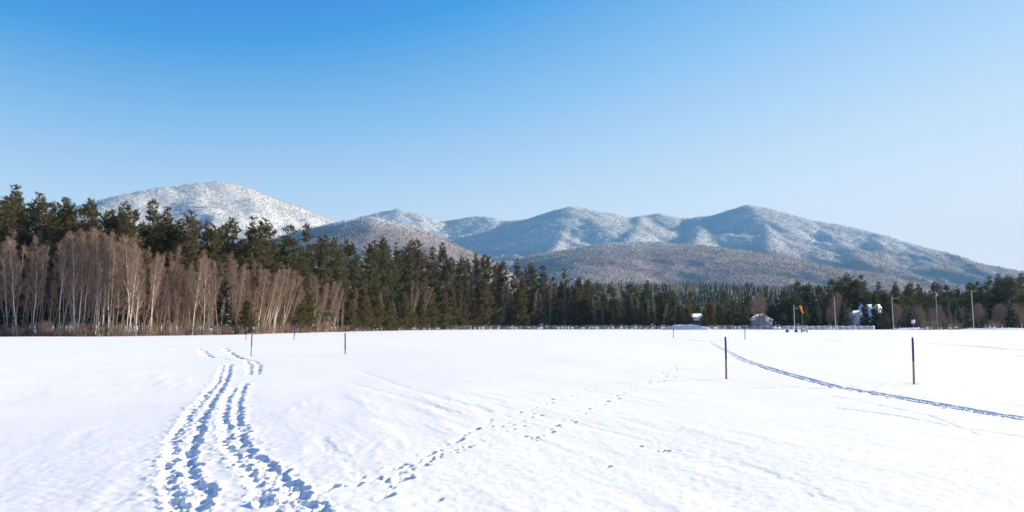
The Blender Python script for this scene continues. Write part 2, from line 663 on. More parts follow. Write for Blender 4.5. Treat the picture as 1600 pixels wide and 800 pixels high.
    # hare and fox prints wandering across the middle of the field
    c7 = [(320, 610, 2), (270, 680, 1.5), (300, 565, 1.3), (325, 553, 1.5), (225, 605, 1.3), (175, 597, .7), (275, 610, .8), (30, 640, 1.7), (5, 725, 1.2),
          (455, 500, 1.6), (430, 550, 1), (460, 525, .9), (570, 445, 1.7), (648, 397, 1.5), (705, 358, .9), (830, 327, 1), (965, 270, 1), (965, 285, .8),
          (1055, 240, .7), (1140, 222, .8), (715, 385, .8), (880, 435, 1.5), (845, 430, .8), (965, 410, 1), (978, 383, 1.5), (1047, 368, 1), (915, 340, .9),
          (1118, 310, .8), (1190, 278, 1.3), (1183, 293, .8), (1230, 253, 1.2), (1243, 265, .8), (1262, 242, .8), (1370, 190, 1), (1368, 200, 1), (1405, 193, 1),
          (1427, 188, .9), (1440, 165, 1), (1438, 175, 1), (1475, 175, 1), (1480, 148, 1), (1478, 135, 1), (1425, 160, .8), (1455, 130, .8), (1490, 120, .8),
          (1330, 468, .9), (1200, 552, .8), (1405, 487, .7), (1420, 490, .7), (1432, 485, .7), (1447, 487, .7), (485, 692, 1), (620, 470, .6), (755, 385, .6),
          (800, 380, .7), (560, 485, .7), (500, 500, .6), (370, 555, .8), (890, 310, .6), (940, 290, .6), (1000, 265, .6), (1110, 230, .6)]
    for line in ([(0, 655), (320, 600), (640, 400), (960, 280), (1150, 215)], [(880, 455), (1000, 375), (1200, 275), (1470, 145), (1560, 100)], [(270, 660), (480, 520), (800, 400), (900, 330)]):
        q = densify(line, 21)
        for a, b in q:
            if rs.random() < 0.75:
                c7.append((a + rs.normal(0, 9), b + rs.normal(0, 6), rs.uniform(0.3, 0.75)))
    for a, b, k in c7:
        p = G(500 + a / 2.667, 520 + b / 2.667)
        dd = math.hypot(*p)
        s = k * (1.0 + dd / 60)
        t = math.atan2(0.75, 0.5) + rs.normal(0, 0.25)
        print_(p[0], p[1], math.cos(t), math.sin(t), 0.17 * s, 0.075 * s, 0.05 * min(s, 1.6), 0.25, 0.12)
    # melt hollows round the near stakes
    for a, b in ((1135, 588), (1428, 597), (539.5, 551), (392.5, 553)):
        p = G(a, b)
        print_(p[0], p[1], 1, 0, 0.26, 0.22, 0.035, 0.1, 0.15)
    # ski trail
    c8 = lambda pts: np.array([G(*p) for p in crop(1000, 500, 2.667, pts)])
    tr = densify(c8([(285, 97), (320, 115), (370, 135), (450, 172), (560, 204), (700, 240), (850, 275), (1000, 301), (1150, 330), (1300, 356), (1450, 381), (1600, 405), (1720, 424)]), 0.28)
    tg = np.gradient(tr, axis=0)
    tg /= np.linalg.norm(tg, axis=1)[:, None]
    for p, u in zip(tr, tg):
        off = rs.normal(0, 0.02)
        for o in (-0.13, 0.13):
            print_(p[0] + u[1] * (o + off), p[1] - u[0] * (o + off), u[0], u[1], 0.60, 0.17, rs.uniform(0.035, 0.085), 0.3, 0.25)
        if rs.random() < 0.35:
            o = rs.uniform(0.3, 0.6) * rs.choice([-1, 1])
            print_(p[0] + u[1] * o, p[1] - u[0] * o, u[0], u[1], 0.2, 0.09, 0.04, 0.3, 0.2)
    # shallow old ski and sledge lines
    for pts, dep, wd in (([(800, 310), (1000, 350), (1200, 395), (1400, 470)], .013, .12), ([(820, 360), (1100, 400), (1300, 440), (1600, 482)], .015, .14), ([(-1170, 200), (-900, 290), (-640, 373)], .007, .34), ([(-1213, 240), (-1000, 300), (-800, 373)], .007, .3), ([(-1333, 480), (-1250, 560), (-1170, 650)], .006, .2), ([(-300, 420), (100, 520), (500, 620), (900, 800)], .006, .24), ([(500, 272), (700, 272), (1100, 258)], .03, .5),
                         ([(700, 80), (1000, 90), (1250, 102), (1600, 125)], .10, 1.6), ([(-900, 78), (-500, 74), (100, 78), (300, 90)], .08, 1.4)):
        q = densify(c8(pts), wd * 1.5)
        tg = np.gradient(q, axis=0)
        tg /= np.linalg.norm(tg, axis=1)[:, None] + 1e-9
        for p, u in zip(q, tg):
            print_(p[0] + rs.normal(0, wd * .12), p[1], u[0], u[1], wd * 2.6, wd, dep * rs.uniform(.5, 1.1), 0.3, 0.15)
    rough = np.clip(cut / 0.05, 0, 1)
    Z = Z - cut * (1 + 0.35 * rag) + np.clip(lump, 0, 0.05) * (1 - 0.7 * rough) + rough * 0.042 * rag2 * np.clip((30 - D) / 15, 0, 1)
    # low snow mound added here; its shaded side stands in for a cast shadow
    c = G(1610, 556)
    Z = Z + 0.5 * np.exp(-((X - c[0] - 2.4) / 2.0) ** 2 - ((Y - c[1]) / 1.2) ** 2)
    v = np.stack([X.ravel(), Y.ravel(), Z.ravel()], 1)
    v = np.concatenate([v, [[0, 0, gz(0, 0)]]])
    i = np.arange(nr - 1)[:, None] * na
    j = np.arange(na)[None, :]
    j2 = (j + 1) % na
    q = np.stack([i + j, i + na + j, i + na + j2, i + j2], -1).reshape(-1, 4)
    jj = np.arange(na)
    t = np.stack([np.full(na, nr * na), jj, (jj + 1) % na], 1)
    me = np_mesh('snow_field', v, t, q, True)
    me.materials.append(M['ground'])
    return tag(link('snow_field', me), kind='structure')


build_ground()


# ---------------------------------------------------------------- mountains
def heightfield(name, x0, x1, y0, y1, sx, sy, ridges, mat, seed, tree_amp, gully=45, floor=-30, gscale=420, trees=0, th=13.0):
    """ridges: list of (points (px, py, distance), side slope, crest radius)"""
    nx, ny = int((x1 - x0) / sx), int((y1 - y0) / sy)
    r = np.random.default_rng(seed)
    X, Y = np.meshgrid(np.linspace(x0, x1, nx), np.linspace(y0, y1, ny))
    X = X + r.uniform(-.35, .35, X.shape) * sx
    Y = Y + r.uniform(-.35, .35, X.shape) * sy
    wv = 1 + 0.20 * fbm(X / gscale, Y / gscale, 4, seed)
    g = fbm(X / (gscale * .8) + 40, Y / (gscale * .8), 5, seed + 9)
    g = (0.5 - np.abs(g)) * 2
    H = np.full(X.shape, -1e4)
    for pts, slope, cr in ridges:
        w3 = np.array([P(*p) for p in pts])
        best = np.full(X.shape, -1e4)
        for a, b in zip(w3[:-1], w3[1:]):
            ab = b[:2] - a[:2]
            t = np.clip(((X - a[0]) * ab[0] + (Y - a[1]) * ab[1]) / (ab @ ab), 0, 1)
            d = np.hypot(X - a[0] - t * ab[0], Y - a[1] - t * ab[1])
            de = np.sqrt(d * d + cr * cr) - cr
            h = a[2] + t * (b[2] - a[2]) - slope * de * wv + gully * (g - 0.6) * np.clip(d / 500, 0, 1)
            best = np.maximum(best, h)
        H = np.maximum(H, best) + 12 * np.exp(-np.abs(H - best) / 25) * (best > -5e3) * (H > -5e3)
    ed = np.minimum(np.minimum(X - x0, x1 - X), Y - y0) / 600
    ed = np.clip(ed, 0, 1)
    H = floor + (H - floor) * ed * ed * (3 - 2 * ed)
    Z = H + tree_amp * (r.uniform(-1, 1, X.shape) + 0.8 * vnoise(X / 45, Y / 45, seed))
    Z = np.maximum(Z, floor)
    v = np.stack([X.ravel(), Y.ravel(), Z.ravel()], 1)
    i = np.arange(ny - 1)[:, None] * nx
    j = np.arange(nx - 1)[None, :]
    q = np.stack([i + j, i + j + 1, i + nx + j + 1, i + nx + j], -1).reshape(-1, 4)
    keep = (v[q, 2].max(1) > floor + 0.5)
    me = np_mesh(name, v, None, q[keep], False)
    me.materials.append(mat)
    tag(link(name, me), kind='structure')
    # the trees on the slopes that face the field
    gy, gx = np.gradient(Z - tree_amp * 0, sy, sx)
    nv = np.stack([-gx, -gy, np.ones_like(gx)], -1)
    nv /= np.linalg.norm(nv, axis=-1, keepdims=True)
    to = -np.stack([X, Y, Z - EYE], -1)
    dist = np.linalg.norm(to, axis=-1)
    face = (nv * to).sum(-1) / dist
    u = X / Y * F + 800
    vv = 508.5 - (Z - EYE) / Y * F
    ok = np.flatnonzero(((face > -0.25) & (u > -40) & (u < 1640) & (vv < 452) & (Z > 0)).ravel())
    pick = r.choice(ok, min(trees, len(ok)), replace=False)
    n = len(pick)
    c = np.stack([X.ravel()[pick] + r.uniform(-.5, .5, n) * sx, Y.ravel()[pick] + r.uniform(-.5, .5, n) * sy, Z.ravel()[pick] - 2.0], 1)
    hh = th * r.uniform(0.6, 1.3, n)
    ww = hh * r.uniform(0.38, 0.62, n)
    a0 = r.uniform(0, 6.283, n)
    ks = 3
    ring = [c + np.stack([np.cos(a0 + q * 6.283 / ks) * ww, np.sin(a0 + q * 6.283 / ks) * ww, hh * 0.42], 1) for q in range(ks)]
    tip = c + np.stack([r.normal(0, 1, n), r.normal(0, 1, n), hh + 2.0], 1)
    V = np.concatenate(ring + [tip])
    ii = np.arange(n)
    T = np.concatenate([np.stack([ii + q * n, ii + ((q + 1) % ks) * n, ii + ks * n], 1) for q in range(ks)])
    me = np_mesh('mountain_forest', V, T)
    me.materials.append(mat)
    tag(link('mountain_forest', me), kind='stuff')


# left peak
heightfield('mountain', -4800, 600, 2300, 6900, 17, 18, [
    ([(20, 352, 4000), (80, 338, 4100), (150, 318, 4200), (200, 305, 4350), (260, 294, 4600), (310, 287, 4800), (340, 285, 4900), (360, 288, 5000), (385, 296, 5050), (430, 314, 5200), (480, 332, 5400),
      (505, 342, 5450), (522, 352, 5500), (545, 372, 5500), (580, 400, 5500)], .46, 60),
    ([(385, 296, 5050), (392, 318, 4650), (394, 350, 4250), (396, 380, 3900)], .62, 15),
    ([(225, 301, 4450), (212, 322, 4150), (202, 350, 3850), (195, 390, 3500)], .62, 15),
    ([(455, 323, 5300), (470, 345, 4900), (500, 372, 4500)], .5, 30)],
    mountain_mat('left_mountain_forest', 400, 160), 101, 2.0, gully=14, trees=36000, th=8)
# hill in front of the gap
heightfield('mountain', -2800, 500, 1900, 5000, 13, 14, [
    ([(400, 392, 4300), (450, 370, 4150), (500, 356, 3950), (545, 346, 3750), (580, 343, 3580), (605, 347, 3580), (640, 358, 3600), (680, 376, 3650), (720, 396, 3650), (770, 420, 3650), (830, 450, 3650)], .46, 60),
    ([(585, 343, 3580), (580, 362, 3350), (572, 390, 3100), (560, 420, 2800)], .6, 20)],
    mountain_mat('gap_hill_forest', 465, 90), 131, 1.5, gully=14, trees=22000, th=6.5)
# dome far back
heightfield('mountain', -3000, 200, 6000, 9400, 17, 17, [
    ([(500, 400, 7800), (560, 358, 7700), (580, 338, 7700), (600, 331, 7700), (622, 328.5, 7700), (645, 333, 7650), (668, 342, 7600), (700, 356, 7600), (760, 385, 7600)], .42, 60),
    ([(622, 329, 7700), (622, 345, 7300), (618, 370, 7000)], .5, 30)],
    mountain_mat('far_dome_forest', 520, 160), 151, 3.0, gully=20, trees=5000)
# the long massif
heightfield('mountain', -2800, 6300, 3600, 9000, 19, 20, [
    ([(560, 372, 8300), (640, 355, 8100), (700, 345.5, 7900), (725, 342, 7800), (745, 338, 7700), (765, 340, 7600), (785, 346, 7500), (810, 345, 7400), (835, 342, 7300), (855, 334, 7200), (875, 328, 7100), (895, 325, 7000), (912, 327, 7000),
      (930, 332.5, 7000), (950, 334, 7050), (968, 340, 7100), (985, 341, 7150), (1010, 337, 7200), (1028, 334.5, 7150), (1050, 342, 7100), (1085, 342, 7050), (1100, 340, 7000), (1130, 334, 6950), (1150, 327, 6900),
      (1168, 322.5, 6900), (1185, 325, 6900), (1200, 330, 6850), (1225, 338, 6800), (1250, 345, 6750), (1275, 347, 6650), (1300, 351, 6600), (1325, 358, 6550), (1350, 366, 6500), (1380, 375, 6450),
      (1410, 385, 6400), (1450, 395, 6350), (1500, 406, 6300), (1550, 416, 6250), (1600, 425, 6200), (1700, 445, 6100), (1800, 470, 6000)], .42, 50),
    ([(890, 326, 7000), (888, 342, 6600), (882, 362, 6200), (866, 388, 5700), (842, 408, 5200), (820, 430, 4800)], .56, 20),
    ([(1000, 338, 7000), (1000, 352, 6500), (985, 372, 5900), (960, 392, 5400)], .46, 30),
    ([(1090, 341, 6950), (1095, 360, 6300), (1085, 380, 5600), (1070, 400, 5100)], .42, 30),
    ([(1168, 323, 6900), (1190, 342, 6400), (1200, 365, 5900), (1200, 390, 5300), (1210, 410, 4900)], .44, 30),
    ([(1250, 345, 6700), (1290, 366, 6200), (1330, 390, 5600), (1350, 410, 5100)], .44, 60),
    ([(1330, 360, 6550), (1372, 396, 6000), (1425, 413, 5500), (1490, 424, 5000), (1560, 440, 4600)], .48, 60),
    ([(1430, 390, 6400), (1490, 412, 5900), (1560, 432, 5400), (1620, 450, 5000)], .48, 60)],
    mountain_mat('massif_forest', 520, 240), 171, 2.5, gully=20, trees=60000, th=9)
# brown apron in front of the massif
heightfield('foothill', -500, 4200, 2000, 5600, 16, 17, [
    ([(760, 440, 4700), (815, 412, 4700), (850, 402, 4750), (900, 392, 4800), (960, 383, 4850), (1010, 380, 4850), (1060, 383, 4800), (1120, 391, 4700), (1180, 402, 4600), (1240, 413, 4500), (1300, 424, 4400), (1380, 438, 4300), (1460, 455, 4200)], .25, 150),
    ([(960, 383, 4850), (950, 398, 4300), (930, 420, 3700), (910, 440, 3200)], .27, 100),
    ([(1120, 391, 4700), (1130, 410, 4100), (1150, 430, 3500)], .27, 100)],
    mountain_mat('apron_forest', 505, 170, (0.66, 0.66, 0.67)), 201, 1.5, gully=6, trees=38000, th=7.5)


# ---------------------------------------------------------------- air between the field and the mountains
def build_haze():
    mb = MB()
    mb.box((1000, 4000, 580), (16000, 11000, 1240))
    m = bpy.data.materials.new('clear_winter_air')
    m.use_nodes = True
    n = m.node_tree.nodes
    n.remove(n['Principled BSDF'])
    pv = n.new('ShaderNodeVolumePrincipled')
    pv.inputs['Color'].default_value = (0.24, 0.60, 1.0, 1)
    pv.inputs['Density'].default_value = HAZE
    pv.inputs['Anisotropy'].default_value = 0.0
    m.node_tree.links.new(pv.outputs[0], n['Material Output'].inputs['Volume'])
    tag(mb.build('haze', m), kind='stuff')


HAZE = 5e-5
build_haze()


# ---------------------------------------------------------------- trees: a few meshes of each kind, shared by the individuals
def unit(v):
    return v / (np.linalg.norm(v, axis=-1, keepdims=True) + 1e-9)


def tufts(mb, c, out, r, n=6, ln=0.42, wd=0.13, up=0.5, spread=0.9, size=None):
    """needle sprays: n narrow leaves fanned out from each centre"""
    c = np.repeat(c, n, 0)
    d = np.repeat(out, n, 0) + r.normal(0, spread, c.shape) + np.array([0, 0, up])
    d = unit(d)
    l = ln * r.uniform(0.6, 1.25, (len(c), 1))
    if size is not None:
        l = l * np.repeat(size, n)[:, None]
    a = c + r.normal(0, 0.06, c.shape)
    mb.tris_at(a, a + d * l, wd, r)


def conifer(seed, h, z0f, lmax, style):
    """style: pine (plumed, ragged), young (bushy to the ground), spruce (drooping cone), larch (bare brown)"""
    r = np.random.default_rng(seed)
    tr, cr, sn = MB(), MB(), MB()
    nz_ = 10
    zz = np.linspace(-0.3, h, nz_)
    sway = np.cumsum(r.normal(0, 0.035 * h / 25, (nz_, 2)), 0) * np.linspace(0, 1, nz_)[:, None] * 3
    rr = (0.012 * h + 0.03) * (1 - np.linspace(0, 1, nz_)) ** 0.8 + 0.02
    tp = np.column_stack([sway, zz])
    tr.tube(tp, rr, 6)

    def at(z):
        return np.array([np.interp(z, zz, tp[:, 0]), np.interp(z, zz, tp[:, 1]), z])
    z = h * z0f
    step0 = {'pine': 0.72, 'young': 0.5, 'spruce': 0.42, 'larch': 0.42}[style]
    cen, outs, sizes = [], [], []
    ta, tb = [], []
    lop = r.uniform(0, 6.28)
    skip = 0
    while z < h - 0.25:
        t = (z - h * z0f) / (h * (1 - z0f))
        if style == 'pine':
            prof = (1 - t) ** 0.74 * (0.62 + 0.38 * math.sin(min(1, t * 2.6 + 0.25) * math.pi / 2)) + 0.05
            nb = 6 if t < 0.9 else 4
        elif style == 'young':
            prof = (1 - t) ** 0.75 * min(1, 0.6 + t * 2) + 0.06
            nb = 6
        elif style == 'spruce':
            prof = (1 - t) ** 0.9 + 0.04
            nb = 6
        else:
            prof = (1 - t) ** 0.8 * min(1, 0.5 + t * 2) + 0.05
            nb = 5
        wl = r.uniform(0.62, 1.18) if style == 'pine' else r.uniform(0.7, 1.15)
        for k in range(nb):
            if style == 'pine' and r.random() < (0.12 if t < 0.8 else 0.0):
                continue
            az = 6.283 * (k / nb) + r.uniform(-0.6, 0.6) + z * 1.9
            ln = lmax * prof * wl * r.uniform(0.45, 1.3) * (1 + 0.22 * math.cos(az - lop))
            o = at(z + r.uniform(-0.15, 0.15))
            hd = np.array([math.cos(az), math.sin(az), 0])
            sd = np.array([-hd[1], hd[0], 0])
            if style == 'pine':
                rise = 0.05 + 0.75 * t ** 1.5
                curve = 0.20
            elif style == 'young':
                rise = 0.25 + 0.6 * t
                curve = 0.15
            elif style == 'spruce':
                rise = -0.32 + 0.75 * t
                curve = 0.22
            else:
                rise = 0.02 + 0.5 * t
                curve = 0.12
            s = np.linspace(0, 1, 5)[:, None]
            pts = o + hd * ln * s + np.array([0, 0, 1]) * ln * (rise * s + curve * s * s)
            tr.tube(pts, np.linspace(0.012 + 0.011 * ln, 0.008, 5), 3, cap=False)
            if style == 'larch':
                m = max(5, int(ln * 13))
                q = r.uniform(0.12, 1, m)[:, None]
                a = o + hd * ln * q + np.array([0, 0, 1]) * ln * (rise * q + curve * q * q)
                d = hd * 0.7 + sd * r.choice([-1, 1], m)[:, None] * r.uniform(0.3, 1, m)[:, None] + np.array([0, 0, 0.2]) + r.normal(0, 0.3, (m, 3))
                ta.append(a)
                tb.append(a + unit(d) * r.uniform(0.25, 0.75, m)[:, None])
                continue
            den = {'pine': 10, 'young': 11, 'spruce': 8}[style]
            m = max(3, int(ln * den * r.uniform(0.7, 1.2)))
            lo = {'pine': 0.28, 'young': 0.22, 'spruce': 0.12}[style]
            q = (lo + (1 - lo) * r.random(m) ** 0.75)[:, None]
            c = o + hd * ln * q + np.array([0, 0, 1]) * ln * (rise * q + curve * q * q)
            wide = {'pine': 0.30, 'young': 0.26, 'spruce': 0.26}[style]
            lat = r.normal(0, 1, (m, 1)) * wide * ln * (1.1 - q) + r.normal(0, 0.10, (m, 1))
            c = c + sd * lat + r.normal(0, 0.08, (m, 3))
            if style == 'spruce':
                c[:, 2] -= np.abs(lat[:, 0]) * 0.35
            cen.append(c)
            sizes.append(np.full(m, 1 - 0.5 * t))
            outs.append(np.repeat((hd * 0.75)[None], m, 0) + sd * np.sign(lat) * 0.4)
            if style == 'spruce' and t < 0.92 or (style == 'pine' and r.random() < 0.10):
                if r.random() < 0.6:
                    g = max(2, int(ln * 2.0))
                    for _ in range(g):
                        qq = r.uniform(0.4, 1)
                        lw = r.normal(0, 1) * wide * ln * (1.1 - qq)
                        cc = o + hd * ln * qq + sd * lw + np.array([0, 0, ln * (rise * qq + curve * qq * qq) + 0.12])
                        if style == 'spruce':
                            cc[2] -= abs(lw) * 0.35
                        e1 = hd * r.uniform(0.16, 0.38) + np.array([0, 0, r.uniform(-.12, .05)])
                        e2 = sd * r.uniform(0.10, 0.24)
                        sn.add([cc - e1, cc + e2 * 0.9, cc + e1, cc - e2, cc + np.array([0, 0, 0.09])],
                               t=[(0, 1, 4), (1, 2, 4), (2, 3, 4), (3, 0, 4), (0, 2, 1), (0, 3, 2)])
        z += step0 * r.uniform(0.75, 1.3) * (1.0 if t < 0.75 else 0.75)
        if style == 'pine' and r.random() < 0.12:
            z += r.uniform(0.5, 1.5)
    if style == 'larch':
        cr.blades(np.concatenate(ta), np.concatenate(tb), 0.028, r)
        sub_a = np.repeat(np.concatenate(tb), 2, 0)
        cr.blades(sub_a, sub_a + unit(r.normal(0, 1, sub_a.shape)) * 0.28, 0.02, r)
    else:
        # the leader
        k = 7
        c = np.array([at(v) for v in np.linspace(h - 0.9, h, k)])
        cen.append(c)
        sizes.append(np.full(k, 0.55))
        outs.append(np.repeat(np.array([[0, 0, 1.0]]), k, 0))
        c, o = np.concatenate(cen), np.concatenate(outs)
        if style == 'pine':
            tufts(cr, c, o, r, 8, 0.66, 0.105, 0.40, 0.65, np.concatenate(sizes))
        elif style == 'young':
            tufts(cr, c, o, r, 6, 0.40, 0.12, 0.55, 0.75)
        else:
            tufts(cr, c, o, r, 6, 0.38, 0.13, -0.1, 0.55)
    out = {'trunk': tr.mesh('trunk'), 'crown': cr.mesh('crown')}
    if sn.n and style in ('spruce', 'pine'):
        out['snow_patches'] = sn.mesh('snow_patches')
    return h, out


def bare_tree(seed, h, first, ascend, lfac, nb, tube_r, crown_round=False, stems=1):
    r = np.random.default_rng(seed)
    tr, cr = MB(), MB()
    A, B, Wd = [], [], []
    for st in range(stems):
        hh = h * (1 if st == 0 else r.uniform(0.75, 1))
        n = 11
        zz = np.linspace(-0.3, hh, n)
        lean = r.normal(0, 0.05, 2) if stems == 1 else r.normal(0, 0.14, 2)
        wob = np.cumsum(r.normal(0, 0.018 * hh / 3, (n, 2)), 0) * 0.6
        wob -= wob[0]
        tp = np.column_stack([wob + lean * zz[:, None] + (0 if st == 0 else r.normal(0, .3, 2)), zz])
        tr.tube(tp, tube_r * (1 - np.linspace(0, 0.93, n)) ** 0.9, 6)
        for k in range(nb):
            f = first + (0.985 - first) * ((k + r.random()) / nb) ** 0.85
            z = f * hh
            o = np.array([np.interp(z, zz, tp[:, 0]), np.interp(z, zz, tp[:, 1]), z])
            az = k * 2.4 + r.normal(0, 0.5)
            el = ascend + r.normal(0, 0.12) + 0.25 * (f - 0.5)
            ln = lfac * hh * ((1 - f) ** 0.6 * 0.8 + 0.12) * r.uniform(0.6, 1.25)
            if crown_round:
                ln = lfac * hh * (math.sin(min(1, (f - first) / (1 - first) * 0.85 + 0.22) * math.pi) * 0.75 + 0.25) * r.uniform(0.75, 1.2)
            hd = np.array([math.cos(az), math.sin(az), 0])
            s = np.linspace(0, 1, 5)[:, None]
            pts = o + hd * ln * math.cos(el) * (s - 0.25 * s * s) + np.array([0, 0, 1]) * ln * (math.sin(el) * s + 0.14 * s * s) + np.cumsum(r.normal(0, 0.02 * ln, (5, 3)), 0) * s
            r0 = tube_r * (1 - f) * 0.42 + 0.012
            (tr if ln > 1.6 and f < 0.7 else cr).tube(pts, np.linspace(r0, 0.007, 5), 3, cap=False)
            m = max(4, int(4 + ln * 3.2))
            q = r.uniform(0.15, 1, m)
            a = np.stack([np.interp(q, s[:, 0], pts[:, i]) for i in range(3)], 1)
            d = unit(unit(pts[-1] - pts[0]) * 0.8 + r.normal(0, 0.55, (m, 3)) + np.array([0, 0, 0.35]))
            l2 = (ln * 0.36 * (1.15 - q) + 0.35)[:, None] * r.uniform(0.6, 1.2, (m, 1))
            b = a + d * l2
            A.append(a); B.append(b); Wd.append(np.full(m, 0.03))
            kk = 7
            q2 = r.uniform(0.2, 1, (m, kk, 1))
            a2 = (a[:, None] + (b - a)[:, None] * q2).reshape(-1, 3)
            d2 = unit(np.repeat(d, kk, 0) * 0.8 + r.normal(0, 0.5, (m * kk, 3)) + np.array([0, 0, 0.3]))
            b2 = a2 + d2 * r.uniform(0.22, 0.62, (m * kk, 1))
            A.append(a2); B.append(b2); Wd.append(np.full(m * kk, 0.014))
            a3 = np.repeat(a2 * 0.4 + b2 * 0.6, 2, 0)
            b3 = a3 + unit(np.repeat(d2, 2, 0) * 0.8 + r.normal(0, 0.6, a3.shape)) * r.uniform(0.15, 0.4, (len(a3), 1))
            A.append(a3); B.append(b3); Wd.append(np.full(len(a3), 0.012))
    cr.blades(np.concatenate(A), np.concatenate(B), np.concatenate(Wd), r)
    return h, {'trunk': tr.mesh('trunk'), 'crown': cr.mesh('crown')}


def shrub(seed, h, wdt, n):
    r = np.random.default_rng(seed)
    tr, cr = MB(), MB()
    A, B = [], []
    for i in range(n):
        o = np.array([r.normal(0, wdt * 0.22), r.normal(0, wdt * 0.22), -0.1])
        top = o + np.array([r.normal(0, wdt * 0.3), r.normal(0, wdt * 0.3), h * r.uniform(0.6, 1.0)])
        s = np.linspace(0, 1, 4)[:, None]
        pts = o + (top - o) * s + np.cumsum(r.normal(0, 0.05, (4, 3)), 0) * s
        tr.tube(pts, np.linspace(0.022, 0.006, 4), 3, cap=False)
        m = 14
        q = r.uniform(0.25, 1, m)
        a = np.stack([np.interp(q, s[:, 0], pts[:, k]) for k in range(3)], 1)
        b = a + unit(unit(top - o) + r.normal(0, 0.6, (m, 3))) * r.uniform(0.2, 0.8, (m, 1)) * min(1, h / 3)
        A.append(a); B.append(b)
        a2 = np.repeat(a * 0.5 + b * 0.5, 3, 0)
        A.append(a2); B.append(a2 + unit(r.normal(0, 0.7, a2.shape) + [0, 0, 0.5]) * r.uniform(0.15, 0.4, (len(a2), 1)))
    cr.blades(np.concatenate(A), np.concatenate(B), 0.018, r)
    return h, {'stem': tr.mesh('stem'), 'crown': cr.mesh('crown')}


KIND = {
    'pine': [conifer(300 + i, 26, z, l, 'pine') for i, (z, l) in enumerate(((.14, 4.9), (.20, 4.2), (.10, 4.6), (.26, 5.4), (.12, 4.0), (.18, 5.6), (.30, 4.8), (.16, 3.7), (.22, 5.8)))],
    'young': [conifer(330 + i, 10, z, l, 'young') for i, (z, l) in enumerate(((.04, 2.6), (.06, 3.1), (.03, 2.3), (.05, 2.8)))],
    'spruce': [conifer(350 + i, 12, z, l, 'spruce') for i, (z, l) in enumerate(((.03, 2.7), (.05, 2.2), (.02, 3.1)))],
    'larch': [conifer(370 + i, 20, z, l, 'larch') for i, (z, l) in enumerate(((.10, 3.2), (.16, 2.7), (.08, 3.6), (.12, 3.0)))],
    'birch': [bare_tree(400 + i, 15, f, 1.02, .22, 26, .078) for i, f in enumerate((.36, .30, .42, .34, .26))],
    'hardwood': [bare_tree(420 + i, 15, f, 0.98, .20, 36, .075) for i, f in enumerate((.12, .20, .10, .26, .16, .14))],
    'sapling': [bare_tree(430 + i, 14, f, 1.15, .11, 15, .048) for i, f in enumerate((.30, .40, .22, .35))],
    'maple': [bare_tree(440 + i, 11, .16, .75, .40, 64, .22, True) for i in range(2)],
    'clump': [bare_tree(450 + i, 13, .38, 1.15, .18, 18, .085, False, 4) for i in range(3)],
    'shrub': [shrub(470 + i, 3.0, 2.6, 26) for i in range(4)],
}
for k_, vs in KIND.items():
    for hh_, d_ in vs:
        for nm_, me_ in d_.items():
            me_.materials.append({'snow_patches': M['snow']}.get(nm_) or M['bark_pine'])


def set_mats(kind, trunk, crown):
    for hh_, d_ in KIND[kind]:
        for nm_, me_ in d_.items():
            if nm_ in ('trunk', 'stem'):
                me_.materials[0] = M[trunk]
            elif nm_ == 'crown':
                me_.materials[0] = M[crown]


set_mats('pine', 'bark_pine', 'pine')
set_mats('young', 'bark_pine', 'pine_olive')
set_mats('spruce', 'bark_pine', 'spruce')
set_mats('larch', 'bark_grey', 'twigs_brown')
set_mats('birch', 'bark_birch', 'twigs')
set_mats('hardwood', 'bark_grey', 'twigs')
set_mats('sapling', 'bark_light', 'twigs')
set_mats('maple', 'bark_grey', 'twigs')
set_mats('clump', 'bark_light', 'twigs')
set_mats('shrub', 'bark_grey', 'twigs')
# the same pine meshes serve for greener and browner pines: those carry their needles' material themselves
KIND['green_pine'] = KIND['brown_pine'] = [(hh_, {k_: d_[k_] for k_ in ('trunk', 'crown')}) for hh_, d_ in KIND['pine']]
OWN = {'green_pine': 'pine_far', 'brown_pine': 'pine_brown'}


def plant(kind, name, px, D, h, label, cat, group=None, tilt=0.02, lean=None, wide=None, var=None, snow=True):
    """one tree standing D metres ahead at photograph column px, h metres tall"""
    i = int(rng.integers(len(KIND[kind]))) if var is None else var % len(KIND[kind])
    h0, d = KIND[kind][i]
    x = X_at(px, D)
    root = bpy.data.objects.new(name, None)
    root.empty_display_size = 0.5
    col.objects.link(root)
    root.location = (x, D, gz(x, D))
    s = h / h0
    wf = (rng.uniform(0.88, 1.15) if wide is None else wide) * s ** 0.85
    root.scale = (wf, wf, s)
    rx, ry = rng.normal(0, tilt, 2)
    if lean is not None:
        rx, ry = lean
    root.rotation_euler = (rx, ry, rng.uniform(0, 6.283))
    if lean is not None:
        root.rotation_mode = 'ZYX' if False else 'XYZ'
        # a leaning tree turns about its own axis first, then tips over
        root.rotation_euler = (rx, ry, rng.uniform(-0.3, 0.3))
    tag(root, label, cat, group)
    for nm, me in d.items():
        if nm == 'snow_patches' and not snow:
            continue
        po = link(nm, me, root)
        if nm == 'crown' and kind in OWN:
            po.material_slots[0].link = 'OBJECT'
            po.material_slots[0].material = M[OWN[kind]]
        if nm == 'snow_patches':
            po['kind'] = 'stuff'
    return root


def interp(tab, x):
    return float(np.interp(x, [a for a, b in tab], [b for a, b in tab]))


